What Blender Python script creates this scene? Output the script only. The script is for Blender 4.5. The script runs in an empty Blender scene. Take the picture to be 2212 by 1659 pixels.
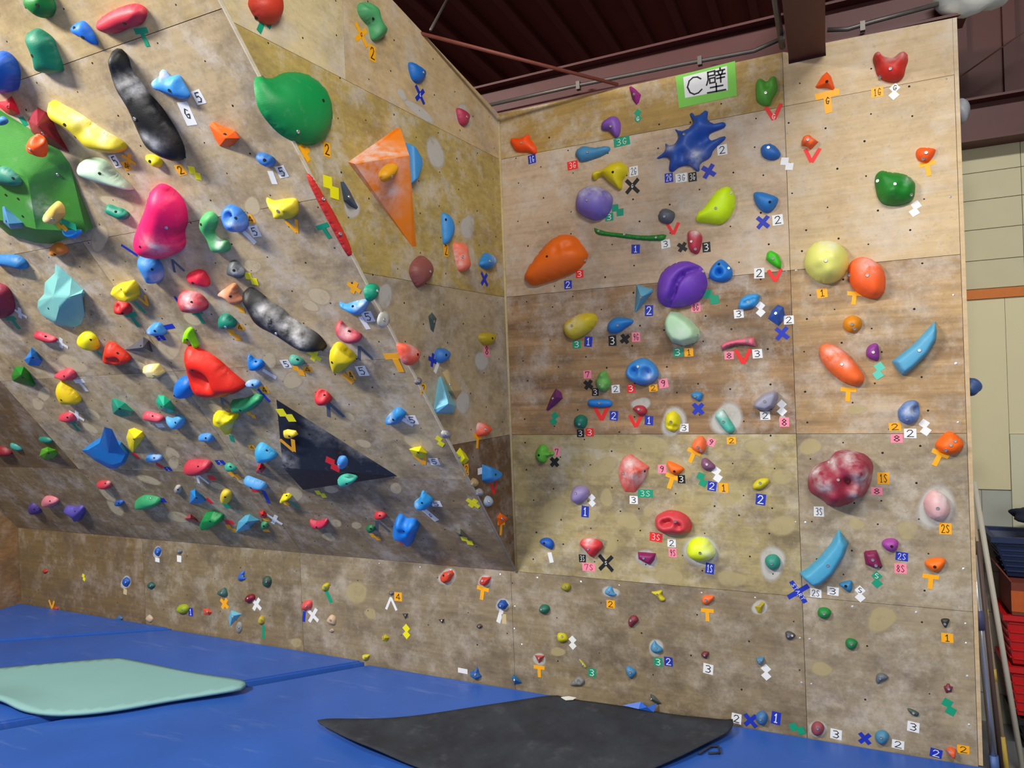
import bpy, bmesh, math, random
from mathutils import Vector, Matrix
from mathutils.geometry import delaunay_2d_cdt
R = random.Random(7)
sc = bpy.context.scene
col = sc.collection

# ------------------------------------------------------------------ camera
FPX = 1485.04
CAM = Vector((1.91159, -4.13361, 2.05427))
CR = Vector((0.90890881, 0.41518215, -0.0388403))
CU = Vector((0.03297344, 0.02129311, 0.99922938))
CF = Vector((-0.41568923, 0.90948908, -0.00566351))
cd = bpy.data.cameras.new('camera'); cam = bpy.data.objects.new('camera', cd); col.objects.link(cam)
cd.sensor_fit = 'HORIZONTAL'; cd.sensor_width = 36; cd.lens = FPX/2212*36; cd.clip_start = .05; cd.clip_end = 100
cam.matrix_world = Matrix(((CR.x, CU.x, -CF.x, CAM.x), (CR.y, CU.y, -CF.y, CAM.y), (CR.z, CU.z, -CF.z, CAM.z), (0, 0, 0, 1)))
sc.camera = cam

# ------------------------------------------------------------------ light
sc.view_settings.view_transform = 'Standard'; sc.view_settings.look = 'None'
sc.view_settings.gamma = 1; sc.view_settings.use_curve_mapping = False
sc.view_settings.exposure = 0.06
w = bpy.data.worlds.new('world'); sc.world = w; w.use_nodes = True
w.node_tree.nodes['Background'].inputs[0].default_value = (1.0, 0.985, 0.96, 1)
w.node_tree.nodes['Background'].inputs[1].default_value = 0.22
def area(name, loc, aim, sx, sy, power, colr):
    l = bpy.data.lights.new(name, 'AREA'); l.shape = 'RECTANGLE'; l.size = sx; l.size_y = sy; l.energy = power; l.color = colr
    o = bpy.data.objects.new(name, l); col.objects.link(o); o.location = loc
    o.rotation_euler = (Vector(aim)-Vector(loc)).to_track_quat('-Z', 'Y').to_euler(); return o
area('fluorescent_light', (-2.8, -5.5, 5.15), (-1.2, -1.5, 1.2), 1.8, .3, 460, (1, .96, .88))
area('fluorescent_light', (2.7, -4.0, 5.15), (2.3, -2.0, 0), 2.2, .3, 215, (1, .97, .91))
area('fill_light', (4.2, -8.0, 2.8), (0.4, 0, 2.0), 3.0, 2.2, 75, (1, .985, .96))  # unseen soft fill added from behind the camera, not a known opening

# ------------------------------------------------------------------ planes
KH = 0.784; TH = math.radians(37.5); M1 = 0.085
def V(*a): return Vector(a)
mn = math.sqrt(1+M1*M1)
XR = 2.552
FR = {  # origin, right, up, normal
 'C': (V(0,0,0), V(1,0,0), V(0,0,1), V(0,-1,0)),
 'K': (V(0,0,0), V(1,0,0), V(0,0,1), V(0,-1,0)),
 'M': (V(0,0,0), V(M1/mn,1/mn,0), V(0,0,1), V(1/mn,-M1/mn,0)),
 'L': (V(0,0,KH), V(1,0,0), V(0,-math.sin(TH),math.cos(TH)), V(0,-math.cos(TH),-math.sin(TH))),
 'Z': (V(0,0,0), V(1,0,0), V(0,1,0), V(0,0,1))}
def ray(px): return CF + CR*((px[0]-1106)/FPX) - CU*((px[1]-829.5)/FPX)
def hit(px, s, off=0.0):
    o, ex, up, n = FR[s]; d = ray(px); p0 = o+n*off
    return CAM + d*((p0-CAM).dot(n)/d.dot(n))
def hitp(px, p0, n):
    d = ray(px); return CAM + d*((p0-CAM).dot(n)/d.dot(n))
def to2(p, s):
    o, ex, up, n = FR[s]; q = p-o; return (q.dot(ex), q.dot(up))
def pxscale(px, s):
    a = hit(px, s); b = hit((px[0]+4, px[1]), s); c = hit((px[0], px[1]+4), s)
    return math.sqrt((b-a).cross(c-a).length)/4

# ------------------------------------------------------------------ materials
def lin(c):
    c = c/255.0
    return c/12.92 if c <= .04045 else ((c+.055)/1.055)**2.4
def rgb(t): return (lin(t[0]), lin(t[1]), lin(t[2]), 1)
MATS = {}
def newmat(name):
    m = bpy.data.materials.new(name); m.use_nodes = True
    nt = m.node_tree; return m, nt, nt.nodes['Principled BSDF']
def N(nt, t, **kw):
    n = nt.nodes.new(t)
    for k, v in kw.items(): setattr(n, k, v)
    return n
def mixc(nt, fac, a, b, blend='MIX'):
    n = nt.nodes.new('ShaderNodeMix'); n.data_type = 'RGBA'; n.blend_type = blend
    for i, x in ((0, fac), (6, a), (7, b)):
        if isinstance(x, (int, float)): n.inputs[i].default_value = x
        elif isinstance(x, tuple): n.inputs[i].default_value = x
        else: nt.links.new(x, n.inputs[i])
    return n.outputs[2]
def noise(nt, vec, scale, detail=4, rough=.55):
    n = nt.nodes.new('ShaderNodeTexNoise'); n.inputs['Scale'].default_value = scale
    n.inputs['Detail'].default_value = detail; n.inputs['Roughness'].default_value = rough
    if vec is not None: nt.links.new(vec, n.inputs['Vector'])
    return n.outputs['Fac']
def ramp(nt, fac, lo, hi):
    n = nt.nodes.new('ShaderNodeMapRange'); n.inputs[1].default_value = lo; n.inputs[2].default_value = hi
    nt.links.new(fac, n.inputs[0]); return n.outputs[0]
def mul(nt, a, b):
    n = nt.nodes.new('ShaderNodeMath'); n.operation = 'MULTIPLY'
    for i, x in enumerate((a, b)):
        if isinstance(x, (int, float)): n.inputs[i].default_value = x
        else: nt.links.new(x, n.inputs[i])
    return n.outputs[0]
def coords(nt, scale=(1,1,1), off=(0,0,0)):
    t = nt.nodes.new('ShaderNodeTexCoord'); mp = nt.nodes.new('ShaderNodeMapping')
    mp.inputs['Scale'].default_value = scale; mp.inputs['Location'].default_value = off
    nt.links.new(t.outputs['Object'], mp.inputs['Vector']); return mp.outputs['Vector']
def bump(nt, b, h, strength, dist=.01):
    n = nt.nodes.new('ShaderNodeBump'); n.inputs['Strength'].default_value = strength; n.inputs['Distance'].default_value = dist
    nt.links.new(h, n.inputs['Height']); nt.links.new(n.outputs[0], b.inputs['Normal'])
def plain(name, c, rough=.6, metal=0.0, var=.12, nscale=30):
    if name in MATS: return MATS[name]
    m, nt, b = newmat(name); v = coords(nt)
    f = noise(nt, v, nscale)
    d = tuple(x*(1-var) for x in rgb(c)[:3])+(1,); l = tuple(min(1, x*(1+var)) for x in rgb(c)[:3])+(1,)
    nt.links.new(mixc(nt, f, d, l), b.inputs['Base Color'])
    b.inputs['Roughness'].default_value = rough; b.inputs['Metallic'].default_value = metal
    MATS[name] = m; return m
def holdmat(c):
    k = 'resin_%d_%d_%d' % c
    if k in MATS: return MATS[k]
    m, nt, b = newmat(k); v = coords(nt)
    base = rgb(c)
    f = noise(nt, v, 14, 3); d = tuple(x*.86 for x in base[:3])+(1,)
    c1 = mixc(nt, f, d, base)
    a = N(nt, 'ShaderNodeAttribute', attribute_name='chalk')
    cn = ramp(nt, noise(nt, v, 16, 5, .6), .34, .66)
    fac = mul(nt, mul(nt, a.outputs['Fac'], cn), .8)
    ng = ramp(nt, noise(nt, v, 22, 5), .58, .85)
    c2 = mixc(nt, mul(nt, ng, .10), c1, (.62, .62, .62, 1))
    nt.links.new(mixc(nt, fac, c2, (.80, .80, .82, 1)), b.inputs['Base Color'])
    b.inputs['Roughness'].default_value = .52
    bump(nt, b, noise(nt, v, 220, 2), .25, .003)
    MATS[k] = m; return m
def wood(name, c, grain=.25, chalk=.3, dirt=.3, seed=0, stripes=0.0, axis=0, chalkcol=(204,196,186)):
    if name in MATS: return MATS[name]
    m, nt, b = newmat(name)
    st = (1.2, 9, 26) if axis == 0 else (9, 9, 1.2)
    v = coords(nt, (1,1,1), (seed*3.1, seed*1.7, seed*2.3)); vg = coords(nt, st, (seed, seed, seed))
    base = rgb(c)
    g = noise(nt, vg, 1.6, 6, .6)
    c1 = mixc(nt, ramp(nt, g, .3, .7), tuple(x*(1-grain) for x in base[:3])+(1,), tuple(min(1, x*(1+grain*.5)) for x in base[:3])+(1,))
    if stripes:
        s2 = ramp(nt, noise(nt, coords(nt, (.5, 4, 7), (seed*2, 0, 5)), 1.3, 5, .6), .42, .62)
        c1 = mixc(nt, mul(nt, s2, min(1, stripes*1.5)), c1, rgb((96, 66, 40)))
    # ragged pale chalk scuffs, darker grime, mid-size blotches, fine speckle
    k1 = ramp(nt, noise(nt, v, 4.2, 10, .74), .48, .64)
    c2 = mixc(nt, mul(nt, k1, min(1, chalk*1.8)), c1, rgb(chalkcol))
    k2 = ramp(nt, noise(nt, coords(nt, (1, 1, 1.4), (seed*5, seed*2, 9)), 2.9, 10, .74), .46, .66)
    c3 = mixc(nt, mul(nt, k2, min(1, dirt*1.5)), c2, rgb((90, 76, 60)))
    k4 = ramp(nt, noise(nt, coords(nt, (1, 1, 1.3), (seed*7, 3, seed)), 11, 8, .7), .5, .66)
    c3 = mixc(nt, mul(nt, k4, dirt*.75), c3, rgb((104, 92, 80)))
    k5 = ramp(nt, noise(nt, coords(nt, (1.2, 1, 1), (3, seed*4, seed)), 9, 8, .72), .54, .66)
    c3 = mixc(nt, mul(nt, k5, chalk*.8), c3, rgb((214, 206, 194)))
    k3 = ramp(nt, noise(nt, v, 55, 3, .6), .6, .78)
    c4 = mixc(nt, mul(nt, k3, .3), c3, rgb((70, 62, 55)))
    nt.links.new(c4, b.inputs['Base Color']); b.inputs['Roughness'].default_value = .62
    bump(nt, b, g, .08, .004)
    MATS[name] = m; return m

# ------------------------------------------------------------------ object helpers
def link(name, me, mat=None, parent=None):
    o = bpy.data.objects.new(name, me); col.objects.link(o)
    if mat is not None and me is not None and len(me.materials) == 0: me.materials.append(mat)
    if parent is not None: o.parent = parent
    return o
def tag(o, label, cat, group=None):
    o['label'] = label; o['category'] = cat
    if group: o['group'] = group
    return o
def mesh(name, vs, fs, smooth=False):
    me = bpy.data.meshes.new(name); me.from_pydata([tuple(v) for v in vs], [], fs); me.update()
    if smooth:
        me.polygons.foreach_set('use_smooth', [True]*len(me.polygons))
    return me
def bm_mesh(name, bm, smooth=False):
    me = bpy.data.meshes.new(name); bm.normal_update(); bm.to_mesh(me); bm.free()
    if smooth: me.polygons.foreach_set('use_smooth', [True]*len(me.polygons))
    return me
def box_vf(p0, p1):
    x0, y0, z0 = p0; x1, y1, z1 = p1
    vs = [(x0,y0,z0),(x1,y0,z0),(x1,y1,z0),(x0,y1,z0),(x0,y0,z1),(x1,y0,z1),(x1,y1,z1),(x0,y1,z1)]
    return vs, [(0,3,2,1),(4,5,6,7),(0,1,5,4),(1,2,6,5),(2,3,7,6),(3,0,4,7)]
def box(name, p0, p1, mat, parent=None):
    vs, fs = box_vf(p0, p1); return link(name, mesh(name, vs, fs), mat, parent)
def boxes(name, lst, mat, parent=None):
    V_, F_ = [], []
    for a, b in lst:
        vs, fs = box_vf(a, b); k = len(V_); V_ += vs; F_ += [tuple(i+k for i in f) for f in fs]
    return link(name, mesh(name, V_, F_), mat, parent)
def prism(name, poly, nrm, t0, t1, mat, parent=None):
    """planar polygon (world points) extruded along nrm from t0 to t1"""
    n = len(poly); vs = [p+nrm*t0 for p in poly]+[p+nrm*t1 for p in poly]
    fs = [tuple(range(n))[::-1], tuple(range(n, 2*n))]+[(i, (i+1) % n, n+(i+1) % n, n+i) for i in range(n)]
    me = mesh(name, vs, fs); bm = bmesh.new(); bm.from_mesh(me); bmesh.ops.recalc_face_normals(bm, faces=bm.faces); bm.to_mesh(me); bm.free()
    return link(name, me, mat, parent)
def tube(name, pts, r, mat, parent=None, seg=10, cap=True, radii=None):
    vs, fs = [], []; n = len(pts)
    pts = [Vector(p) for p in pts]
    for i, p in enumerate(pts):
        d = (pts[min(i+1, n-1)]-pts[max(i-1, 0)]).normalized()
        a = d.cross(V(0,0,1) if abs(d.z) < .9 else V(1,0,0)).normalized(); b = d.cross(a)
        rr = radii[i] if radii else r
        for k in range(seg):
            t = 2*math.pi*k/seg; vs.append(p+a*math.cos(t)*rr+b*math.sin(t)*rr)
    for i in range(n-1):
        for k in range(seg):
            fs.append((i*seg+k, i*seg+(k+1) % seg, (i+1)*seg+(k+1) % seg, (i+1)*seg+k))
    if cap: fs += [tuple(range(seg))[::-1], tuple((n-1)*seg+k for k in range(seg))]
    me = mesh(name, vs, fs, True); bm = bmesh.new(); bm.from_mesh(me); bmesh.ops.recalc_face_normals(bm, faces=bm.faces); bm.to_mesh(me); bm.free()
    return link(name, me, mat, parent)
def struct(o): o['kind'] = 'structure'; return o
def empty(name, loc):
    o = bpy.data.objects.new(name, None); col.objects.link(o); o.location = loc; o.empty_display_size = .1; return o

# ------------------------------------------------------------------ setting: climbing walls
T = .02
def wallroot(name):
    o = bpy.data.objects.new(name, None); col.objects.link(o); struct(o); return o
wC = wallroot('wall_right'); wK = wallroot('wall_lower'); wM = wallroot('wall_corner'); wL = wallroot('wall_overhang')
Y = [wood('plywood_gold', (176,142,72), .22, .30, .22, 1), wood('plywood_pink', (196,170,140), .16, .34, .26, 2),
     wood('plywood_tan', (198,172,132), .16, .26, .16, 3), wood('plywood_brown', (172,136,94), .25, .30, .38, 4, .5),
     wood('plywood_oak', (188,154,108), .28, .26, .26, 5, .35), wood('plywood_straw', (172,156,108), .18, .28, .46, 6),
     wood('plywood_grey', (160,145,118), .16, .30, .42, 7), wood('plywood_kick', (144,128,100), .2, .22, .5, 8)]
def panC(x0, x1, z0, z1, mat, parent, holes=None):
    g = .0012
    return box('plywood_panel', (x0+g, 0, z0+g), (x1-g, T, z1-g), mat, parent)
zr = [KH, KH+.91, KH+1.82, KH+2.73, 3.816]
XS = 1.75
for (z0, z1, mats) in ((zr[3], zr[4], (0, 2)), (zr[2], zr[3], (1, 2)), (zr[1], zr[2], (3, 4)), (zr[0], zr[1], (5, 6))):
    for k, (x0, x1) in enumerate(((0, XS), (XS, XR))):
        if z1 == zr[4] and k == 1:
            # top right sheet has a notch for the roof beam
            pts = [V(x0+.001,0,z0+.001), V(x1,0,z0+.001), V(x1,0,3.80), V(1.968,0,3.815), V(1.968,0,3.745), V(1.78,0,3.742), V(1.78,0,3.81), V(x0+.001,0,3.815)]
            prism('plywood_panel', pts, V(0,1,0), 0, T, Y[mats[k]], wC)
        else: panC(x0, x1, z0, z1, Y[mats[k]], wC)
box('edge_batten', (XR+.001, .0, 0), (XR+.02, .6, 3.80), Y[2], wC)
box('backing_frame', (0.03, T+.001, 0.0), (XR, .05, 3.70), Y[6], wC)
# low kick board along the foot of both walls
kx = [-5.42, -3.62, -1.84, -0.04, XS, XR]
for i in range(5):
    panC(kx[i], kx[i+1], -.12, KH, [wood('plywood_kick_dark', (120,98,62), .22, .16, .5, 12), wood('plywood_kick_mid', (134,116,84), .2, .2, .5, 13), Y[7], Y[7], Y[6]][i], wK)
# corner side panel
m0, mx, mu, mN = FR['M']
def edgeY(z): return -math.tan(TH)*(z-KH)
def mp(y, z): return V(M1*y, y, z)
def topz(y): return 3.816-y*.238
def panM(z0, z1, mat, y0=None, y1=None):
    # strip between heights, from corner (y=0) out to the overhang edge
    p = [mp(0, z0), mp(0, z1)] if z1 < 3.8 else [mp(0, z0), mp(0, 3.816)]
    zt = lambda y: min(z1, topz(y))
    if z1 < 3.8: p = [mp(-.001, z0+.001), mp(-.001, z1-.001), mp(edgeY(z1)+.001, z1-.001), mp(edgeY(z0)+.001, z0+.001)]
    return prism('plywood_panel', p, mN, -T, 0, mat, wM)
panM(KH, KH+.91, wood('plywood_dark', (112,84,56), .3, .2, .35, 21, .4))
panM(KH+.91, KH+1.82, wood('plywood_mgrey', (182,164,130), .15, .35, .36, 22))
panM(KH+1.82, KH+2.73, wood('plywood_mgold', (184,160,90), .2, .42, .28, 23))
zt3 = KH+2.73
ye = -2.75
for (ya, yb, mt) in ((-.001, -1.45, wood('plywood_mtan', (205,178,132), .15, .3, .25, 24)), (-1.452, ye, wood('plywood_mpale', (214,196,150), .12, .4, .2, 25))):
    lowb = max(yb, edgeY(zt3))
    pts = [mp(ya, zt3+.001), mp(ya, topz(ya)), mp(yb, topz(yb))]
    if yb < edgeY(zt3): pts += [mp(edgeY(zt3), zt3+.001)]
    else: pts += [mp(yb, zt3+.001)]
    prism('plywood_panel', pts, mN, -T, 0, mt, wM)
# overhang panels, rows measured up the slope
lo, lx, lu, ln = FR['L']
def lp(x, s): return lo+lx*x+lu*s
def xe(s): return M1*(-math.sin(TH)*s)
rows = [0, .865, 1.775, 2.685, 3.49, 4.55]
cols = [None, -1.82, -3.64, -5.42]
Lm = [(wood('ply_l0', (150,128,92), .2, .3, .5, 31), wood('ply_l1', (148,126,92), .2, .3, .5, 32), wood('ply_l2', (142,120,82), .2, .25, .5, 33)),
      (wood('ply_l3', (182,162,124), .15, .36, .5, 34), wood('ply_l4', (176,156,120), .15, .36, .52, 35), wood('ply_l5_shadow', (112,88,50), .25, .15, .5, 36, .3)),  # last sheet is coloured darker to paint in the shadow at lower left
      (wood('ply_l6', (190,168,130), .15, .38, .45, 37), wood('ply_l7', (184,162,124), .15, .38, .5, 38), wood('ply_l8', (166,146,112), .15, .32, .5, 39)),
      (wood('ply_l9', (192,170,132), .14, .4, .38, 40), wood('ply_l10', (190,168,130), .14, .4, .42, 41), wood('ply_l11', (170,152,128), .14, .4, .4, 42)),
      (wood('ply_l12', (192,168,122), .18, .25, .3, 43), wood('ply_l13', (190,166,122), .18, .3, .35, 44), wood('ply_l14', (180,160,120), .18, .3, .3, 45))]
g = .0014
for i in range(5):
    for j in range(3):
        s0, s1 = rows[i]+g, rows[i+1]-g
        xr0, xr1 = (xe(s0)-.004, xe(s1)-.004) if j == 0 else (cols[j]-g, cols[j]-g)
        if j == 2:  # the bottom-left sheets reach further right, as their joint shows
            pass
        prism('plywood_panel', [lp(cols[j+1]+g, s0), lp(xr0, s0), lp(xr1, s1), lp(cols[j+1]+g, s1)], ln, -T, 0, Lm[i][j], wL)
# rounded pale edge strip where the overhang meets the corner panel
tube('edge_strip', [lp(xe(s), s) for s in (.02, 1.2, 2.4, 3.6, 4.5)], .008, wood('ply_edge', (205,192,165), .1, .3, .2, 46), wM, 8)
tube('corner_bead', [mp(-.004, KH), mp(-.004, 2.2), mp(-.004, 3.8)], .011, wood('ply_bead', (196,176,126), .1, .2, .2, 47), wM, 8)
# far left return wall
wl = struct(box('wall_left', (-5.52, -3.2, -.12), (-5.425, .02, 4.4), wood('ply_left', (150,112,70), .25, .15, .4, 48)))
# T-nut holes and screws: too small to pick apart
hole_m = plain('hole_dark', (22,18,16), .9, 0, .05)
def dots(name, s, pts2, r, mat, parent, h=.0012, seg=6):
    o, ex, up, n = FR[s]; vs, fs = [], []
    for (a, b) in pts2:
        k = len(vs); c = o+ex*a+up*b
        rr = r*R.uniform(.8, 1.2)
        for i in range(seg): t = 2*math.pi*i/seg; vs.append(c+ex*math.cos(t)*rr+up*math.sin(t)*rr)
        vs.append(c+n*h)
        fs += [(k+i, k+(i+1) % seg, k+seg) for i in range(seg)]
    ob = link(name, mesh(name, vs, fs), mat, parent); ob['kind'] = 'stuff'; return ob
def grid(a0, a1, b0, b1, st, jit, keep=lambda a, b: True):
    out = []; a = a0+st/2; row = 0
    while a < a1:
        b = b0+st/2+(st/2 if row % 2 else 0)
        while b < b1:
            p = (a+R.uniform(-jit, jit), b+R.uniform(-jit, jit))
            if keep(*p): out.append(p)
            b += st
        a += st; row += 1
    return out
dots('bolt_holes', 'C', grid(.05, XR-.05, KH+.03, 3.62, .185, .045), .0054, hole_m, wC)
dots('bolt_holes', 'K', grid(-5.3, XR-.1, .06, KH-.06, .3, .05), .005, hole_m, wK)
dots('bolt_holes', 'M', grid(-2.2, -.05, KH+.1, 4.1, .2, .03, lambda a, b: a/mn > edgeY(b)+.05 and b < topz(a)-.05), .005, hole_m, wM)
dots('bolt_holes', 'L', grid(-5.3, -.1, .06, 4.4, .2, .03, lambda a, b: a < xe(b)-.05), .005, hole_m, wL)
scr = plain('screw_steel', (225,225,220), .3, .7)
dots('screw_heads', 'C', [(XR-.035, z) for z in (.2,.45,.62,.72,1.0,1.75,2.05,2.4,2.9,3.5)]+[(XS+dx, z) for z in (.3,.55,1.2,2.6) for dx in (-.02,.03)]+[(x, KH+.03*sgn) for x in (.15,.45,.7,1.2,1.5,2.0,2.3) for sgn in (-1,)], .0065, scr, wC, .003)
dots('screw_heads', 'K', [(-x, KH-.03) for x in (.12,.5,.75,1.1,2.2)]+[(-.02,.55),(-.03,.4),(.02,.3)], .006, scr, wK, .003)

# pale patches of clean plywood and chalk halos left by removed holds
def softmat(name, c, strength):
    m, nt, b = newmat(name); v = coords(nt)
    a = N(nt, 'ShaderNodeAttribute', attribute_name='fade')
    f = ramp(nt, noise(nt, v, 9, 8, .7), .15, .48)
    al = mul(nt, mul(nt, ramp(nt, a.outputs['Fac'], .0, .9), f), strength)
    nt.links.new(al, b.inputs['Alpha']); m.use_transparent_shadow = True
    nt.links.new(mixc(nt, noise(nt, v, 20, 5), tuple(x*.85 for x in rgb(c)[:3])+(1,), rgb(c)), b.inputs['Base Color']); b.inputs['Roughness'].default_value = .8
    return m
def ghosts(name, s, lst, mat, parent):
    o, ex, up, n = FR[s]; vs, fs, fd = [], [], []
    for (x, y, rx, ry, rot) in lst:
        k = len(vs); seg = 22; ph = R.uniform(0, 6); am = R.uniform(.05, .16)
        for rr, ff in ((1.1, 0.0), (.82, 1.0), (.4, 1.0)):
            for i in range(seg):
                t = 2*math.pi*i/seg; q = (1+am*math.sin(2*t+ph)+am*.5*math.sin(3*t+ph*2))*rr
                u, v = math.cos(t)*rx*q, math.sin(t)*ry*q; c, d = math.cos(math.radians(rot)), math.sin(math.radians(rot))
                vs.append(hit((x+u*c-v*d, y+u*d+v*c), s, .00025)); fd.append(ff)
        for r_ in (0, 1):
            for i in range(seg): fs.append((k+r_*seg+i, k+r_*seg+(i+1) % seg, k+(r_+1)*seg+(i+1) % seg, k+(r_+1)*seg+i))
        fs.append(tuple(range(k+2*seg, k+3*seg)))
    me = mesh(name, vs, fs); at_ = me.attributes.new('fade', 'FLOAT', 'POINT'); at_.data.foreach_set('value', fd)
    ob = link(name, me, mat, parent); ob['kind'] = 'stuff'; return ob
gw = softmat('clean_ply', (212,194,158), .9); gc = softmat('clean_straw', (208,192,142), .55); ch = softmat('chalk_halo', (214,212,206), .72)
ghosts('clean_patches', 'L', [(157,785,38,15,28),(366,748,28,30,40),(95,852,14,16,0),(82,872,17,11,35),(365,824,17,18,0),(195,925,22,7,30),(415,690,20,12,30),
  (582,778,16,17,0),(632,822,22,18,25),(300,790,18,8,20),(200,895,22,9,35),(470,885,24,9,25),(372,980,20,10,35),(543,988,14,6,20),(375,1000,12,14,20),(322,1037,28,8,15),
  (855,1055,13,12,0),(725,1130,14,8,10),(715,1057,17,8,10),(525,1040,14,6,20),(470,1050,18,7,15),(232,1068,28,8,40),(250,1098,26,9,35),(385,1117,26,11,10),(635,1068,22,14,25),
  (545,445,18,20,20),(545,575,18,16,10),(700,780,26,12,10),(755,900,14,7,30),(785,958,20,8,15),(905,955,36,18,25),(690,640,26,18,30),(670,660,22,10,30),(215,515,20,28,10),
  (65,590,24,20,20),(255,440,40,14,25),(430,385,24,10,25),(710,1160,16,8,10),(770,1135,12,7,10)], gw, wL)
ghosts('clean_patches', 'C', [(1290,955,28,16,0),(1405,960,40,20,0),(1635,965,26,18,20),(1750,965,26,18,0),(1310,1075,14,20,10),(1195,1105,34,22,-40),(1265,1115,26,16,0),(1358,1125,28,18,0),
  (1400,1105,12,12,0),(1520,1080,18,14,0),(1570,1080,20,12,0),(1690,1135,30,24,0),(1580,1250,30,20,0),(1310,1175,24,20,0),(1445,1245,36,16,0),(1850,885,24,10,0),(1690,1030,22,18,0),(1850,1132,16,14,0),(1960,1145,26,18,0),(1460,1010,36,22,20),(1300,1010,34,20,-20)], gc, wC)
ghosts('chalk_halos', 'C', [(2022,1095,42,46,0),(1514,1190,40,34,0),(1668,1216,31,33,0),(1570,905,34,34,0),(1397,1207,25,19,10),(1690,905,8,8,0),(1282,1180,16,30,60),(1385,872,20,14,0),(1455,910,28,30,0)], ch, wC)
ghosts('chalk_halos', 'K', [(966,1246,19,18,-30),(1048,1256,16,14,0),(1086,1307,16,14,0),(1165,1424,15,13,0),(1417,1399,17,17,0),(1641,1312,17,16,0),(1319,1279,17,13,0),(340,1193,9,13,0),(272,1258,11,14,0),(1766,1575,19,19,0)], ch, wK)
ghosts('clean_patches', 'K', [(770,1280,26,22,0),(1905,1337,34,26,0),(800,1325,14,11,0),(1775,1445,22,16,0),(640,1388,14,9,0),(1205,1408,16,10,0)], gc, wK)
ghosts('chalk_halos', 'M', [(880,470,16,9,-70),(1010,490,14,30,0),(905,240,40,10,40),(860,310,10,40,0),(1000,250,18,24,0),(905,205,6,5,0),(868,204,8,14,-30),(760,450,16,24,0),(830,640,16,30,0),(1040,780,14,22,0),(1000,870,14,26,0),(940,330,18,36,-10)], ch, wM)

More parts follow.
